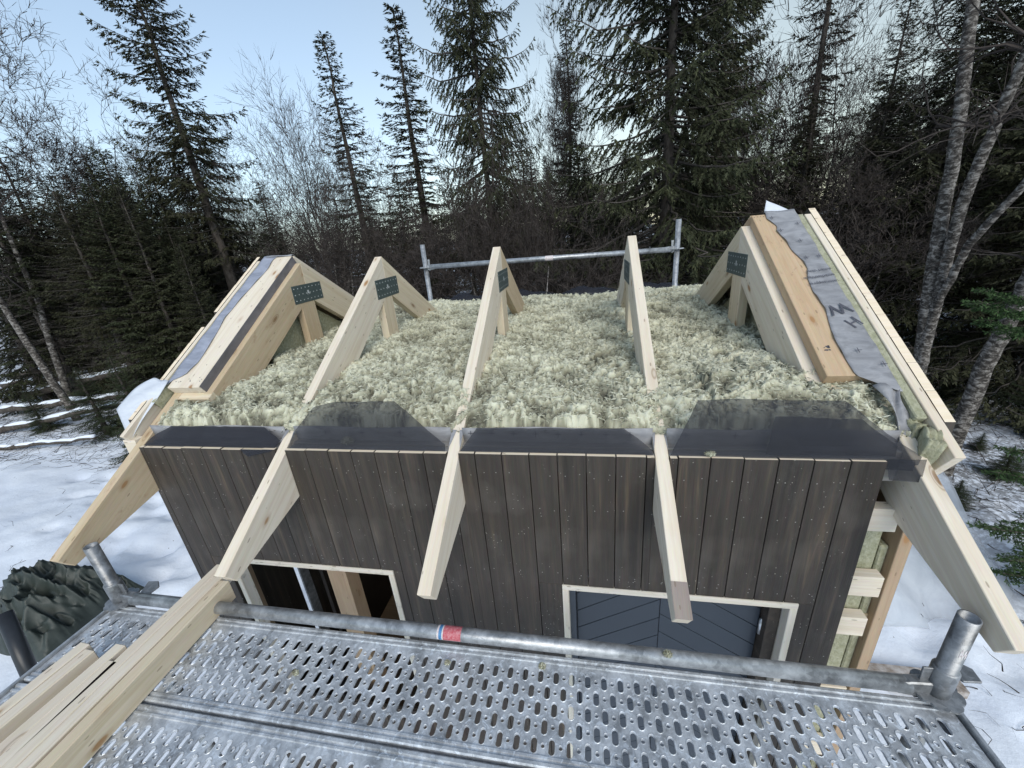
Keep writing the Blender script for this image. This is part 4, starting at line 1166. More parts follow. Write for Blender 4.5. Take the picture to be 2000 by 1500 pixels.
# clear plastic sheet over something at the right
def plastic():
    n, m = 30, 26; P = [Vector((3.4, 2.0, -1.75)), Vector((6.6, 4.4, -2.72)), Vector((6.0, 2.3, -3.0)), Vector((3.9, 1.6, -3.0))]; rows = []
    for i in range(n + 1):
        t = i / n; r = []
        for j in range(m + 1):
            s = j / m; p = P[0].lerp(P[1], s).lerp(P[3].lerp(P[2], s), t)
            k = math.sin(math.pi * s) * .5 + .5
            p += Vector((.05 * math.sin(9 * s + 3 * t), .05 * math.sin(7 * t + 5 * s), .10 * math.sin(13 * s + 4 * t) * t + .04 * math.sin(23 * s - 9 * t)))
            r.append(p)
        rows.append(r)
    o = sheet('plastic_sheet', rows, M_plastic, None, .002); tag(o, 'translucent plastic sheet draped behind the right rafter tail', 'plastic sheet')
plastic()

# ================================================================== TREES
def ribbons(P0, D, S, L, W, at, taper=.15):
    """flat tapering needles sprays: base P0, direction D, side S"""
    K = len(P0); a = P0 - S * (W * .5)[:, None]; b = P0 + S * (W * .5)[:, None]
    m = P0 + D * (L * .5)[:, None]
    c = m + S * (W * .55)[:, None]; d = m - S * (W * .55)[:, None]; e = P0 + D * L[:, None]
    V = np.stack([a, b, c, e, d], 1).reshape(-1, 3); i = np.arange(K) * 5
    F = np.concatenate([np.stack([i, i + 1, i + 2, i + 4], -1), np.stack([i + 4, i + 2, i + 3, i + 3], -1)])
    return V, F, np.repeat(at, 5)
def sticks_mesh(segs, name, mat, n=3):
    """segs: arrays A (k,3), B (k,3), ra, rb -> joined thin prisms"""
    A, B, ra, rb = segs; A = np.asarray(A, float); B = np.asarray(B, float); ra = np.asarray(ra); rb = np.asarray(rb)
    thin = (ra < .0085) if n <= 3 else np.zeros(len(ra), bool)
    tA, tB, tra, trb = A[thin], B[thin], ra[thin], rb[thin]; A, B, ra, rb = A[~thin], B[~thin], ra[~thin], rb[~thin]
    d = B - A; d /= np.linalg.norm(d, axis=1)[:, None] + 1e-9
    ref = np.where(np.abs(d[:, 2:3]) < .9, np.array([[0, 0, 1.0]]), np.array([[1.0, 0, 0]]))
    u = np.cross(d, ref); u /= np.linalg.norm(u, axis=1)[:, None] + 1e-9; v = np.cross(d, u)
    V = []
    for P, r in ((A, ra), (B, rb)):
        for k in range(n):
            a = 2 * math.pi * k / n; V.append(P + (u * math.cos(a) + v * math.sin(a)) * r[:, None])
    V = np.stack(V, 1).reshape(-1, 3); i = np.arange(len(A)) * 2 * n
    F = np.concatenate([np.stack([i + k, i + (k + 1) % n, i + n + (k + 1) % n, i + n + k], -1) for k in range(n)])
    if len(tA):
        d2 = tB - tA; rg_ = np.random.default_rng(len(tA)); s2 = np.cross(d2, rg_.normal(0, 1, d2.shape)); s2 /= np.linalg.norm(s2, axis=1)[:, None] + 1e-9
        V2 = np.stack([tA - s2 * tra[:, None], tA + s2 * tra[:, None], tB + s2 * trb[:, None], tB - s2 * trb[:, None]], 1).reshape(-1, 3)
        F = np.concatenate([F, np.arange(len(tA) * 4).reshape(-1, 4) + len(V)]); V = np.concatenate([V, V2])
    return np_mesh(name, V, F, mat, True)
def spruce_meshes(seed, H=10.0, rmax=1.35, first=.22, dens=1.0, droop=.35, dead=70, gaps=.15, power=.85, trunk_r=.13, twig_step=.085, mat=M_needle, topthin=1.0):
    rg = np.random.default_rng(seed)
    # trunk
    nz = 14; zs = np.linspace(0, H, nz); wob = np.cumsum(rg.normal(0, .018, (nz, 2)), 0); wob[0] = 0
    def axis(z): return np.array([np.interp(z, zs, wob[:, 0]), np.interp(z, zs, wob[:, 1])])
    tr = tube([(wob[i, 0], wob[i, 1], zs[i] - (.3 if i == 0 else 0)) for i in range(nz)], [max(.012, trunk_r * (1 - .93 * zs[i] / H)) * (1.35 if i == 0 else 1) for i in range(nz)], 9)
    me_t = bm_mesh('trunk', tr, M_bark, True)
    P, D, S, L, W, AT = [], [], [], [], [], []
    sA, sB, sr, sq = [], [], [], []
    nb = int(150 * dens)
    bear = rg.random(8) * .5 + .75
    for i in range(nb):
        f = first + (1 - first) * ((i + rg.random()) / nb) ** 1.0
        z = H * f; az = i * 2.39996 + rg.normal(0, .35)
        sect = bear[int((az % (2 * math.pi)) / (2 * math.pi) * 8) % 8]
        rad = rmax * ((1 - f) / (1 - first)) ** power * sect * rg.uniform(.62, 1.12) + .10
        if f > .93: rad *= topthin
        if rg.random() < gaps: rad *= rg.uniform(.2, .5)
        low = 1 - f
        n = max(4, int(rad / .16)); ax = axis(z); tt = np.linspace(0, 1, n + 1)
        up0 = .55 * f ** 2 - droop * (1.2 - f)
        zz = z + rad * (up0 * tt + (.28 * droop + .06) * tt ** 3) + rg.normal(0, .012, n + 1).cumsum()
        azz = az + np.cumsum(rg.normal(0, .05, n + 1))
        X = ax[0] + rad * tt * np.cos(azz); Y = ax[1] + rad * tt * np.sin(azz); C = np.stack([X, Y, zz], -1)
        sA.append(C[:-1]); sB.append(C[1:]); r0 = .005 + .011 * rad
        sr.append(r0 * (1 - .85 * tt[:-1])); sq.append(r0 * (1 - .85 * tt[1:]))
        # twigs
        s = .14 if low < .5 else .22
        ts = np.arange(s, 1.0, twig_step / max(rad, .25))
        for t in ts:
            c = np.array([np.interp(t, tt, C[:, k]) for k in range(3)]); fw = C[-1] - C[0]; fw /= np.linalg.norm(fw)
            for sd in (-1, 1):
                if rg.random() < .12: continue
                tl = (rad * .34 * (1.08 - t) + .07) * rg.uniform(.6, 1.25)
                a = azz[-1] + sd * rg.uniform(.6, 1.15)
                d = np.array([math.cos(a), math.sin(a), -droop * rg.uniform(.5, 2.4) * (1.15 - f) - .05]); d /= np.linalg.norm(d)
                k = max(2, int(tl / .024)); q = (np.arange(k) + .3) / k
                base = c + d * (q * tl)[:, None] + np.array([0, 0, -.25]) * ((q ** 2) * tl * droop)[:, None]
                for side2 in (-1, 1):
                    dd = d * .85 + np.cross(d, [0, 0, 1]) * side2 * .55 + rg.normal(0, .22, (k, 3)); dd[:, 2] -= .12 + .35 * low; dd /= np.linalg.norm(dd, axis=1)[:, None]
                    ss = np.cross(dd, rg.normal(0, 1, (k, 3)) * .6 + np.array([0, 0, 1.0])); ss /= np.linalg.norm(ss, axis=1)[:, None]
                    P.append(base); D.append(dd); S.append(ss); L.append(rg.uniform(.05, .10, k)); W.append(rg.uniform(.017, .034, k))
                    AT.append(np.clip(rg.normal(.30 + .42 * t + .1 * q, .17, k), 0, 1))
        # end tuft
        k = 5; base = np.repeat(C[-1:], k, 0); dd = (C[-1] - C[-2]) / (np.linalg.norm(C[-1] - C[-2]) + 1e-9) + rg.normal(0, .35, (k, 3)); dd /= np.linalg.norm(dd, axis=1)[:, None]
        ss = np.cross(dd, rg.normal(0, 1, (k, 3))); ss /= np.linalg.norm(ss, axis=1)[:, None]
        P.append(base); D.append(dd); S.append(ss); L.append(rg.uniform(.06, .12, k)); W.append(np.full(k, .024)); AT.append(np.full(k, .8))
    # leader
    k = 26; z = H - rg.random(k) * .7; base = np.stack([np.full(k, wob[-1, 0]), np.full(k, wob[-1, 1]), z], -1)
    a = rg.uniform(0, 6.28, k); dd = np.stack([np.cos(a) * .6, np.sin(a) * .6, np.ones(k)], -1); dd /= np.linalg.norm(dd, axis=1)[:, None]
    ss = np.cross(dd, rg.normal(0, 1, (k, 3))); ss /= np.linalg.norm(ss, axis=1)[:, None]
    P.append(base); D.append(dd); S.append(ss); L.append(np.full(k, .12)); W.append(np.full(k, .022)); AT.append(np.full(k, .6))
    P, D, S = map(np.concatenate, (P, D, S)); L, W, AT = map(np.concatenate, (L, W, AT))
    # needle sprays as kites (two triangles)
    m = P + D * (L * .45)[:, None]; e = P + D * L[:, None]
    V = np.stack([P, m + S * (W * .5)[:, None], e, m - S * (W * .5)[:, None]], 1).reshape(-1, 3)
    F = np.arange(len(P) * 4).reshape(-1, 4)
    me_c = np_mesh('crown', V, F, mat, False, np.repeat(AT, 4))
    # dead lower branches
    for i in range(dead):
        f = rg.uniform(.10, first + .32); z = H * f; az = rg.uniform(0, 6.283); rad = rmax * rg.uniform(.35, 1.0)
        n = 6; tt = np.linspace(0, 1, n + 1); azz = az + np.cumsum(rg.normal(0, .12, n + 1)); ax = axis(z)
        zz = z + rad * (-.30 * tt + .22 * tt ** 2) + rg.normal(0, .02, n + 1).cumsum()
        C = np.stack([ax[0] + rad * tt * np.cos(azz), ax[1] + rad * tt * np.sin(azz), zz], -1)
        sA.append(C[:-1]); sB.append(C[1:]); sr.append(.009 * (1 - .8 * tt[:-1])); sq.append(.009 * (1 - .8 * tt[1:]))
        for j in range(5):
            t = rg.uniform(.25, .95); c = np.array([np.interp(t, tt, C[:, k]) for k in range(3)]); d = rg.normal(0, 1, 3); d[2] = -abs(d[2]) * .5; d /= np.linalg.norm(d)
            sA.append(c[None]); sB.append((c + d * rg.uniform(.08, .35))[None]); sr.append(np.array([.004])); sq.append(np.array([.0015]))
    me_s = sticks_mesh((np.concatenate(sA), np.concatenate(sB), np.concatenate(sr), np.concatenate(sq)), 'branches', M_dead)
    return me_t, me_c, me_s
def bare_meshes(seed, H=8.0, stems=1, spread=.42, levels=5, bark_mat=M_barkg, first=.3, twig=True, trunk_r=.085, upright=.35, wig=.22, kids=4):
    rg = np.random.default_rng(seed); sA, sB, sr, sq = [], [], [], []; tA, tB, tr, tq = [], [], [], []
    def grow(p, d, length, r, lev, into):
        n = 5 if lev == 0 else (4 if lev < 3 else 3); seg = length / n; pts = [p]
        for i in range(n):
            d = d + rg.normal(0, wig if lev else wig * .35, 3); d[2] += upright * .12 * (1 if lev else .4); d = d / np.linalg.norm(d)
            q = p + d * seg; ra, rb = r * (1 - .62 * i / n), r * (1 - .62 * (i + 1) / n)
            (into[0]).append(p); into[1].append(q); into[2].append(ra); into[3].append(rb); p = q; pts.append((p, d, rb))
        if lev >= levels: return
        nk = (7 if lev == 0 else kids + (1 if lev >= 2 else 0))
        for k in range(nk):
            f = rg.uniform(first if lev == 0 else .2, 1.0); i = min(n - 1, int(f * n)); q0, dd, rr = pts[i + 1]
            a = rg.normal(0, 1, 3); a -= a.dot(dd) * dd; a /= np.linalg.norm(a); sp = rg.uniform(.6, 1.25) * spread * 2
            nd = dd * math.cos(sp) + a * math.sin(sp); nd[2] += upright * .3; nd /= np.linalg.norm(nd)
            grow(q0, nd, length * rg.uniform(.42, .68) * (1.0 if lev else (1.15 - f * .5)), max(rr * .62, .0055), lev + 1, (sA, sB, sr, sq))
        q0, dd, rr = pts[-1]; grow(q0, dd, length * .55, max(rr * .8, .0055), lev + 1, (sA, sB, sr, sq))
    for s in range(stems):
        a = rg.uniform(0, 6.28); l = .0 if stems == 1 else rg.uniform(.08, .26)
        grow(np.array([math.cos(a) * .1 * (stems > 1), math.sin(a) * .1 * (stems > 1), -.2]), np.array([math.cos(a) * l, math.sin(a) * l, 1.0]), H * .62 * rg.uniform(.85, 1), trunk_r * rg.uniform(.7, 1), 0, (tA, tB, tr, tq))
    return sticks_mesh((np.array(tA), np.array(tB), np.array(tr), np.array(tq)), 'trunk', bark_mat, 8), sticks_mesh((np.array(sA), np.array(sB), np.array(sr), np.array(sq)), 'branches', M_twig, 3)

M_needles2 = needle('young spruce needles', [(0, (.017, .014, .008)), (.35, (.018, .024, .010)), (.75, (.030, .044, .018)), (1, (.05, .07, .03))], .1)
SPR = {
 'tall':   spruce_meshes(1, 10, 1.15, .36, 1.1, .55, 90, gaps=.3, power=.38, trunk_r=.15),
 'narrow': spruce_meshes(2, 10, 1.0, .10, 1.1, .30, 40, power=.80, trunk_r=.12),
 'wide':   spruce_meshes(3, 10, 2.2, .26, 1.5, .55, 110, gaps=.25, power=.36, trunk_r=.16, twig_step=.10),
 'dense':  spruce_meshes(4, 10, 1.9, .05, 1.5, .34, 60, gaps=.05, power=.8, trunk_r=.14, twig_step=.10),
 'ragged': spruce_meshes(5, 10, 1.3, .30, .75, .5, 170, gaps=.35, power=.6, trunk_r=.14),
 'cone':   spruce_meshes(6, 10, 1.7, .12, 1.25, .30, 60, power=.95, trunk_r=.13),
 'sparse': spruce_meshes(7, 10, 1.7, .42, .55, .45, 260, gaps=.4, power=.5, trunk_r=.15),
 'brown':  spruce_meshes(8, 10, .75, .15, .8, .40, 160, gaps=.2, power=.55, trunk_r=.11),
 'small':  spruce_meshes(9, 10, 3.4, .03, 1.5, .22, 0, gaps=.05, power=1.0, trunk_r=.3, twig_step=.12, mat=M_needles2),
}
BAR = {
 'round': bare_meshes(21, 8, 1, .46, 5, first=.35, kids=4),
 'tallb': bare_meshes(22, 9, 1, .30, 5, first=.35, upright=.8, kids=4),
 'multi': bare_meshes(23, 8, 4, .34, 4, first=.2, upright=.45, wig=.2, kids=4),
 'rowan': bare_meshes(24, 7, 3, .42, 4, first=.2, upright=.3, wig=.24, kids=4),
 'white': bare_meshes(25, 9, 1, .30, 4, bark_mat=M_barkw, first=.5, upright=.6),
 'bushy': bare_meshes(26, 5, 6, .38, 4, first=.1, upright=.5, trunk_r=.035, kids=4),
}
def tree(name, kind, x, y, top, label, cat='tree', group=None, wide=1.0, rz=None, lean=(0, 0)):
    g = gh(x, y) - .05
    src = SPR[kind] if kind in SPR else BAR[kind]; H0_ = 10.0 if kind in SPR else {'round': 8.6, 'tallb': 10.4, 'multi': 9.0, 'rowan': 7.6, 'white': 10.0, 'bushy': 5.8}[kind]
    s = (top - g) / H0_
    t = bpy.data.objects.new(name, None); COL.objects.link(t); t.empty_display_size = .5
    rz = rz if rz is not None else (x * 12.9 + y * 7.3) % 6.28
    M = Matrix.Translation((x, y, g)) @ Euler((lean[0], lean[1], 0)).to_matrix().to_4x4() @ Matrix.Rotation(rz, 4, 'Z') @ Matrix.Diagonal((s * wide, s * wide, s, 1))
    WM[t.name] = M; t.matrix_basis = M
    for me, nm in zip(src, ('trunk', 'crown', 'branches') if kind in SPR else ('trunk', 'crown')):
        o = bpy.data.objects.new(nm, me); COL.objects.link(o); o.parent = t
    t['label'] = label; t['category'] = cat
    if group: t['group'] = group
    return t
TREES = [
 ('spruce_tree', 'tall', -9.55, 10, 8.4, 'tall leaning spruce against open sky at the left, bare trunk lower down', .95),
 ('spruce_tree', 'narrow', -6.1, 13, 7.1, 'ragged twin topped spruce left of the narrow spire spruce', 1.25),
 ('spruce_tree', 'narrow', -4.1, 14, 7.75, 'narrow pointed spruce standing alone against the sky, left of centre', 1.35),
 ('spruce_tree', 'wide', -.95, 11, 10.0, 'tall thick spruce rising out of the frame above the third ridge', .46),
 ('spruce_tree', 'cone', 1.2, 15, 7.4, 'slim spired spruce just left of the big dark spruce', .75),
 ('spruce_tree', 'wide', 3.6, 9, 9.5, 'biggest dark spruce with a thick bare trunk behind the rear guard rail', .70),
 ('spruce_tree', 'wide', 5.9, 14, 9.2, 'dark spruce close behind the right side of the biggest spruce', .5),
 ('spruce_tree', 'brown', 8.25, 13, 8.6, 'thin brownish spruce with shaggy twigs between bare birches', 1.1),
 ('spruce_tree', 'cone', 10.6, 14, 6.3, 'conical spruce against the bright sky right of the thin brownish one', .85),
 ('spruce_tree', 'narrow', 9.9, 20, 5.3, 'small distant pointed spruce in the glow on the right', .8),
 ('spruce_tree', 'dense', 10.1, 10, 6.6, 'dark dense spruce behind the grey leaning stems at the right', .9),
 ('spruce_tree', 'dense', 10.3, 7.6, 7.5, 'dark spruce filling the upper right corner', .9),
 ('spruce_tree', 'sparse', -13.4, 8, 4.3, 'brown twiggy spruce at the far left edge', .9),
 ('spruce_tree', 'ragged', -13.6, 9.6, 3.7, 'ragged half dead spruce second from the left edge', 1.15),
 ('spruce_tree', 'dense', -12.3, 9.6, 3.4, 'low dense spruce under the round bare birch', .8),
 ('spruce_tree', 'sparse', -10.6, 7, 2.6, 'half dead spruce with long drooping grey branches left of the shed', 1.1),
 ('spruce_tree', 'dense', -9.3, 8.3, 2.0, 'low bushy green spruce behind the left gable', .75),
 ('birch_tree', 'round', -16.2, 13, 7.4, 'round crowned bare birch at the upper left', 1.0),
 ('birch_tree', 'round', -13.6, 7.0, 7.6, 'bare birch whose twigs enter at the top left edge', 1.1),
 ('birch_tree', 'rowan', -11.6, 14, 5.3, 'bare spreading birch right of the tall leaning spruce', .9),
 ('birch_tree', 'multi', -8.6, 14, 6.6, 'many stemmed bare birch left of the twin topped spruce', .8),
 ('rowan_tree', 'rowan', -4.9, 9.3, 3.6, 'gnarled grey rowan behind the ridges of the two left trusses', .8),
 ('birch_tree', 'tallb', .4, 14.5, 8.6, 'tall thin bare birch right of the thick central spruce', .8),
 ('birch_tree', 'white', .85, 8, 3.9, 'white barked birch stem directly behind the guard rail sticker', .5),
 ('birch_tree', 'tallb', 7.3, 14, 7.2, 'bare birch standing right of the biggest dark spruce', .9),
 ('birch_tree', 'multi', 8.0, 12.4, 6.8, 'bare many stemmed birch beside the thin brownish spruce', .9),
 ('birch_tree', 'tallb', 11.3, 16.5, 5.6, 'bare birch between the conical spruce and the right edge', .9),
 ('birch_tree', 'rowan', -6.6, 10.5, 4.6, 'twisted bare birch behind the left gable peak', .8),
 ('birch_tree', 'bushy', -2.4, 9.0, 2.4, 'bare bushy thicket behind the second ridge', 1.2),
 ('birch_tree', 'bushy', 1.9, 8.0, 1.5, 'bare bushy thicket behind the guard rail between the third and fourth ridges', 1.2),
 ('birch_tree', 'bushy', 6.8, 9.4, 2.2, 'bare bushy thicket behind the right gable peak', 1.3),
]
TREES += [
 ('spruce_tree', 'dense', -11.2, 8.6, 3.0, 'dense dark spruce just left of the tall leaning one', 1.0),
 ('spruce_tree', 'dense', -15.0, 7.4, 3.6, 'dense dark spruce cut off by the left edge of the frame', 1.0),
 ('spruce_tree', 'dense', -8.0, 7.4, 1.2, 'lowest dense spruce right behind the left verge', .9),
 ('spruce_tree', 'cone', -7.6, 10.2, 2.8, 'dark conical spruce behind the left gable peak', 1.1),
 ('spruce_tree', 'dense', -3.4, 10.5, 2.6, 'dark spruce low between the second and the third ridge', 1.1),
 ('spruce_tree', 'dense', 1.6, 10.8, 2.9, 'dark low spruce behind the middle of the rear guard rail', 1.1),
 ('spruce_tree', 'dense', 7.0, 10.6, 3.2, 'dark spruce behind the right hand end of the guard rail', 1.1),
]
for t in TREES: tree(t[0], t[1], t[2], t[3], t[4], t[5], wide=t[6] * (1.25 if t[1] in SPR else 1.0))
rg = random.Random(55)
for i in range(30):
    y = rg.uniform(6.8, 13.5); x = -2.2 - (y + 1.3) * rg.uniform(.78, 1.35)
    tree('spruce_tree', rg.choice(['dense', 'sparse', 'dense', 'ragged', 'dense']), x, y, GZ + (5.4 + .12 * y) * rg.uniform(.8, 1.12), 'dark twiggy spruce in the dense thicket along the left edge', group='thicket spruces at the left', wide=rg.uniform(1.0, 1.5))
# the rest of the wood, further back: nothing tells these apart
rg = random.Random(77); placed = [(t[2], t[3]) for t in TREES]; cnt = 0; tries = 0
while cnt < 175 and tries < 4000:
    tries += 1
    y = rg.uniform(7.5, 34); x = rg.uniform(-1.55, 1.25) * (y + 3) + 1.0
    if any((x - a) ** 2 + (y - b) ** 2 < 1.25 ** 2 for a, b in placed): continue
    placed.append((x, y)); cnt += 1
    ht = rg.uniform(3.2, 5.6)
    side = x / (y + 3)
    if y < 14: ht = rg.uniform(3.0, 5.0)
    if -.75 < side < -.1: ht *= .72
    if side > .55: ht *= 1.3
    if y > 20: ht *= 1.15
    if rg.random() < .78:
        tree('spruce_tree', rg.choice(['narrow', 'cone', 'dense', 'ragged', 'brown', 'dense']), x, y, GZ + ht + .08 * y, 'dark spruce in the wood behind the nearer trees', group='background spruces in the wood', wide=rg.uniform(1.1, 1.8))
    else:
        tree('birch_tree', rg.choice(['round', 'tallb', 'multi', 'rowan', 'bushy']), x, y, GZ + ht * 1.1 + .1 * y, 'bare leafless birch in the wood behind the nearer trees', group='background birches in the wood', wide=rg.uniform(.8, 1.2))
# dark spruces at the right side, close behind the grey stems
for x, y, top, kd, lb in ((9.0, 9.4, 4.6, 'wide', 'dark spruce behind the crossing grey stems'), (12.2, 9.0, 5.4, 'wide', 'dark spruce right of the crossing grey stems'),
                      (8.8, 11.4, 3.0, 'cone', 'dark spruce rising above the right gable verge'), (12.6, 11.5, 6.0, 'dense', 'tall dark spruce deep in the right hand shade'), (13.8, 7.0, 5.5, 'dense', 'dark spruce at the far right edge of the wood')):
    tree('spruce_tree', kd, x, y, top, lb, wide=1.0)
# grey leaning stems at the right: one tree with three stems, and one single stem
mt = thing('birch_tree', 'three stemmed grey barked birch leaning over the right side of the shed', 'tree', (6.95, 5.6, gh(6.95, 5.6)))
def stem(name, parent, pts, r, mat=M_barkg, n=12):
    P = []; 
    for a, b in zip(pts, pts[1:]):
        for k in range(6): P.append(Vector(a).lerp(Vector(b), k / 6))
    P.append(Vector(pts[-1])); L_ = len(P)
    rg = random.Random(int(pts[0][0] * 100))
    P = [p + Vector((rg.uniform(-1, 1), rg.uniform(-1, 1), 0)) * .012 for p in P]
    return link(name, bm_mesh(name, tube(P, [r[0] + (r[1] - r[0]) * i / (L_ - 1) for i in range(L_)], n), mat, True), parent)
stem('trunk', mt, [(7.02, 5.6, -3.3), (6.94, 5.6, -1.73), (6.71, 5.6, .13), (6.63, 5.7, 1.61), (6.48, 5.8, 3.1), (6.3, 6.0, 5.5)], (.10, .05))
stem('trunk', mt, [(6.93, 5.57, -1.7), (6.88, 5.55, -1.07), (6.72, 5.4, .66), (6.66, 5.2, 1.51), (6.62, 5.0, 2.21), (6.5, 4.6, 4.2)], (.078, .042))
stem('trunk', mt, [(6.90, 5.55, -1.2), (6.84, 5.5, -.75), (6.77, 5.2, .15), (6.87, 4.8, .89), (6.9, 4.4, 1.6)], (.055, .036))
st5 = thing('birch_tree', 'single thick grey birch stem at the right edge beside the green sapling', 'tree', (6.9, 4.6, gh(6.9, 4.6)))
stem('trunk', st5, [(6.92, 4.62, -3.3), (6.89, 4.6, -2.8), (6.83, 4.5, -1.34), (6.86, 4.4, -.47), (6.81, 4.3, .18), (6.8, 4.2, 1.6)], (.105, .07))
def crown_sticks(parent, base_pts, seed, n=26, L=1.6):
    rg = np.random.default_rng(seed); A, B, ra, rb = [], [], [], []
    for i in range(n):
        k = rg.integers(0, len(base_pts)); p = np.array(base_pts[k], float); d = rg.normal(0, 1, 3); d[2] = abs(d[2]) * .6; d /= np.linalg.norm(d); r = .02
        for s in range(7):
            q = p + d * L / 7; A.append(p); B.append(q); ra.append(r); rb.append(r * .75); r *= .75; p = q
            d = d + rg.normal(0, .28, 3); d /= np.linalg.norm(d)
            for c in range(2):
                e = d + rg.normal(0, .8, 3); e /= np.linalg.norm(e); l = rg.uniform(.1, .4); A.append(p); B.append(p + e * l); ra.append(.005); rb.append(.0015)
    link('crown', sticks_mesh((np.array(A), np.array(B), np.array(ra), np.array(rb)), 'crown', M_twig), parent)
crown_sticks(mt, [(6.71, 5.6, .6), (6.63, 5.7, 1.61), (6.48, 5.8, 3.1), (6.4, 5.9, 4.4), (6.66, 5.2, 1.51), (6.62, 5.0, 2.21), (6.5, 4.6, 4.0)], 5, 34)
crown_sticks(st5, [(6.83, 4.4, .0), (6.8, 4.2, 1.5)], 6, 8, 1.0)
# birch stem at the left in front of the logs
sl = thing('birch_tree', 'thin pale spotted birch stem leaning over the snowy logs at the left', 'tree', (-12.2, 6.2, gh(-12.2, 6.2)))
stem('trunk', sl, [(-12.0, 6.2, -3.4), (-12.25, 6.2, -1.6), (-12.7, 6.3, .2), (-13.0, 6.4, 2.0)], (.10, .05), M_barkg, 8)
crown_sticks(sl, [(-12.7, 6.3, .2), (-13.0, 6.4, 1.9)], 8, 10, 1.2)

# fallen snowy logs at the left
def log(a, b, r, label, kind='log'):
    a, b = Vector(a), Vector(b); t = thing('fallen_log', label, 'log', (a + b) / 2, 'snow covered logs at the left')
    link('wood', bm_mesh('wood', tube([a.lerp(b, k / 8) + Vector((0, 0, .02 * math.sin(k * 1.9))) for k in range(9)], [r * (1 - .04 * k) for k in range(9)], 10), M_bark, True), t)
    link('snow_cap', bm_mesh('snow_cap', tube([a.lerp(b, k / 16) + Vector((0, 0, r * .62 + .015 * math.sin(k * 2.3) + .02 * math.sin(k * .9))) for k in range(17)], [r * (.66 + .16 * math.sin(k * 2.1)) for k in range(17)], 9), M_snow, True), t)
GL = lambda x, y: gh(x, y)
log((-17.5, 8.2, -2.35), (-12.9, 8.9, -1.75), .14, 'thick snowy log on top of the pile at the left edge')
log((-17.0, 7.6, -2.45), (-12.5, 8.3, -2.15), .10, 'thinner snowy log just below the topmost one')
log((-16.0, 7.0, -2.7), (-11.4, 8.0, -2.0), .12, 'long snowy log rising to the right behind the pale stem')
log((-15.0, 6.3, -2.75), (-11.0, 6.9, -2.55), .10, 'snowy log lying level near the front of the pile')
log((-13.6, 5.2, -2.9), (-9.2, 6.4, -2.35), .09, 'low snowy trunk stretching towards the shed')
log((-12.5, 4.5, -2.95), (-9.6, 5.0, -2.85), .06, 'thinnest snowy pole half buried nearest the open snow')
# saplings and small spruces at the right and left
for i, (x, y, top, lb, w) in enumerate((                            (6.35, 2.1, -1.5, 'dark green young spruce at the right edge beside the plastic sheet', .9),
                                                        (9.3, 6.2, -1.6, 'young spruce on the snowy patch at the right edge', 1.0))):
    tree('spruce_sapling', 'small', x, y, top, lb, 'sapling', wide=w)
for i, (x, y, top, lb, w) in enumerate(((-8.0, 5.0, -.9, 'low bushy spruce on the snow touching the left eave', 1.15), (-10.2, 5.6, -1.3, 'young spruce growing between the snowy logs', 1.2), (-12.2, 5.6, -1.9, 'spruce seedling at the left edge of the snowy logs', 1.4))):
    tree('spruce_sapling', 'small', x, y, top, lb, 'sapling', wide=w)
# a spruce whose trunk stands just outside the frame, reaching in with three bright branches
et = thing('spruce_tree', 'bright green spruce branches reaching in at the right edge', 'tree', (6.6, 2.7, gh(6.6, 2.7)))
stem('trunk', et, [(6.6, 2.7, -3.3), (6.62, 2.7, -1), (6.58, 2.72, 2.5)], (.11, .06), M_bark, 9)
def bough(parent, p0, p1, wid, seed, mat):
    rg = np.random.default_rng(seed); p0, p1 = np.array(p0, float), np.array(p1, float); ax = p1 - p0; Lb = np.linalg.norm(ax); ax /= Lb; sd = np.cross(ax, [0, 0, 1]); sd /= np.linalg.norm(sd)
    A, B, ra, rb, P, D = [], [], [], [], [], []
    for t in np.arange(0, 1, .035 / Lb):
        c = p0 + ax * Lb * t + np.array([0, 0, -.12 * Lb * math.sin(math.pi * t)])
        c2 = p0 + ax * Lb * (t + .035 / Lb) + np.array([0, 0, -.12 * Lb * math.sin(math.pi * (t + .035 / Lb))])
        A.append(c); B.append(c2); ra.append(.012 * (1 - .8 * t)); rb.append(.012 * (1 - .82 * t))
        if t < .25: continue
        for sg in (-1, 1):
            d = ax * .75 + sd * sg * rg.uniform(.5, 1.0) + np.array([0, 0, rg.uniform(-.35, .1)]); d /= np.linalg.norm(d); tl = wid * (1.15 - t) * rg.uniform(.5, 1.2) + .05
            A.append(c); B.append(c + d * tl); ra.append(.003); rb.append(.001)
            k = max(4, int(tl / .004)); q = rg.random(k)
            P.append(c + d * (q * tl)[:, None]); dd = d * .7 + rg.normal(0, .5, (k, 3)); D.append(dd / np.linalg.norm(dd, axis=1)[:, None])
    P = np.concatenate(P); D = np.concatenate(D); k = len(P); S = np.cross(D, rg.normal(0, 1, (k, 3))); S /= np.linalg.norm(S, axis=1)[:, None]
    L = rg.uniform(.022, .042, k)[:, None]; W = .005
    V = np.stack([P, P + D * L * .5 + S * W, P + D * L, P + D * L * .5 - S * W], 1).reshape(-1, 3)
    b = link('branch', sticks_mesh((np.array(A), np.array(B), np.array(ra), np.array(rb)), 'branch', M_bark), parent)
    link('needles', np_mesh('needles', V, np.arange(k * 4).reshape(-1, 4), mat, False, np.repeat(np.clip(rg.normal(.6, .2, k), 0, 1), 4)), b)
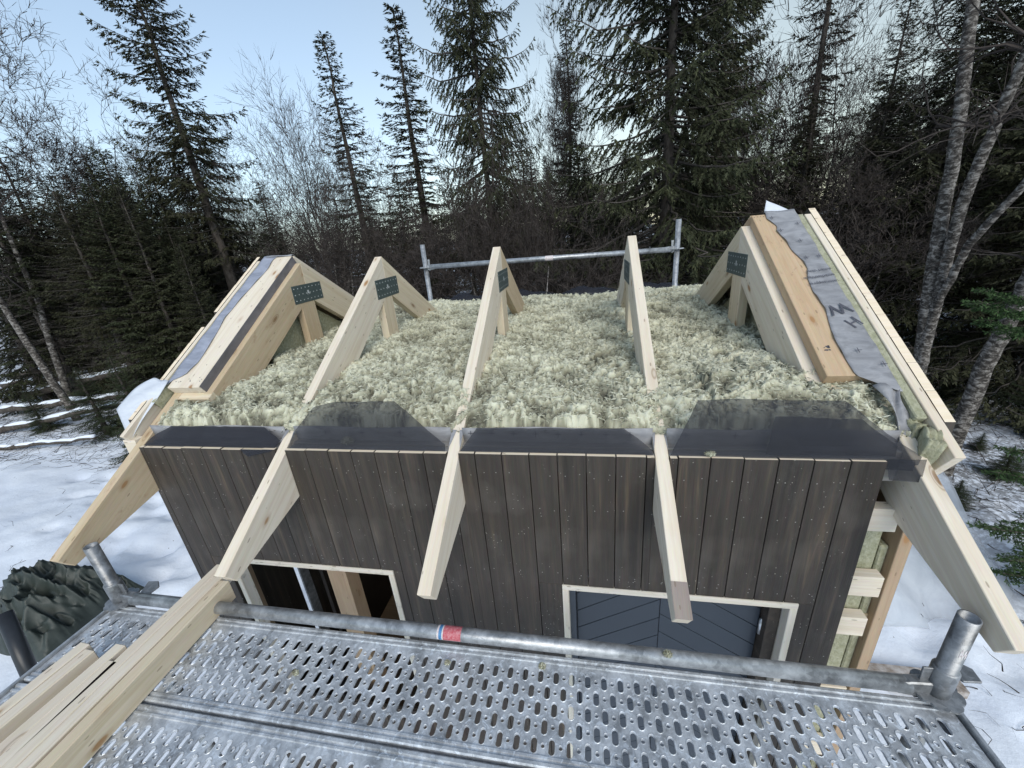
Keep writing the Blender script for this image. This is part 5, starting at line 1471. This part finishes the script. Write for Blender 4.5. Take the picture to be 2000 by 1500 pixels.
for i, (a, b, w) in enumerate((((6.3, 2.75, -.02), (4.90, 2.5, -.02), .36), ((6.3, 2.75, .10), (4.98, 2.55, .06), .30), ((6.3, 2.75, -.2), (5.02, 2.5, -.18), .34),
                               ((6.6, 2.4, -1.8), (5.08, 2.0, -1.86), .34), ((6.6, 2.4, -2.1), (5.34, 2.0, -2.20), .34), ((6.6, 2.4, -2.4), (5.42, 2.05, -2.4), .30), ((6.6, 2.6, -1.5), (5.45, 2.45, -1.60), .28), ((6.6, 2.6, -1.3), (5.50, 2.5, -1.38), .24))):
    bough(et, a, b, w, 100 + i, M_needleb)
rgs = random.Random(12)
for i in range(26):
    x, y = rgs.uniform(6.0, 10.5), rgs.uniform(2.6, 8.0)
    if (x - 6.9) ** 2 + (y - 4.6) ** 2 < .3: continue
    tree('spruce_sapling', 'small', x, y, gh(x, y) + rgs.uniform(.22, .6), 'tiny spruce sprig poking through the snow at the right', 'sapling', 'tiny spruce sprigs at the right', wide=rgs.uniform(1.4, 2.2))
# twigs, needles and low shrubs that stick out of the snow
def litter():
    rg = np.random.default_rng(31); A, B, ra, rb = [], [], [], []
    def patch(x0, x1, y0, y1, n, lmax):
        for _ in range(n):
            x, y = rg.uniform(x0, x1), rg.uniform(y0, y1); z = gh(x, y); a = rg.uniform(0, 6.28); p = np.array([x, y, z + .01]); r = rg.uniform(.003, .007)
            for s in range(3):
                q = p + np.array([math.cos(a), math.sin(a), rg.normal(.15, .3)]) * rg.uniform(.04, lmax); A.append(p); B.append(q); ra.append(r); rb.append(r * .6); r *= .6; p = q; a += rg.normal(0, .6)
    patch(4.0, 6.5, .5, 4.5, 90, .12); patch(6.2, 10.5, 3.5, 9, 1400, .28); patch(-15, -6.5, 4.2, 8.5, 2600, .3); patch(-8, -4, 1, 4.5, 40, .10); patch(-4, 6, 6, 10, 700, .35)
    o = link('twig_litter', sticks_mesh((np.array(A), np.array(B), np.array(ra), np.array(rb)), 'twig_litter', M_twig)); tag(o, 'thin dead twigs and heather sticking out of the snow', 'twigs', kind='stuff')
litter()
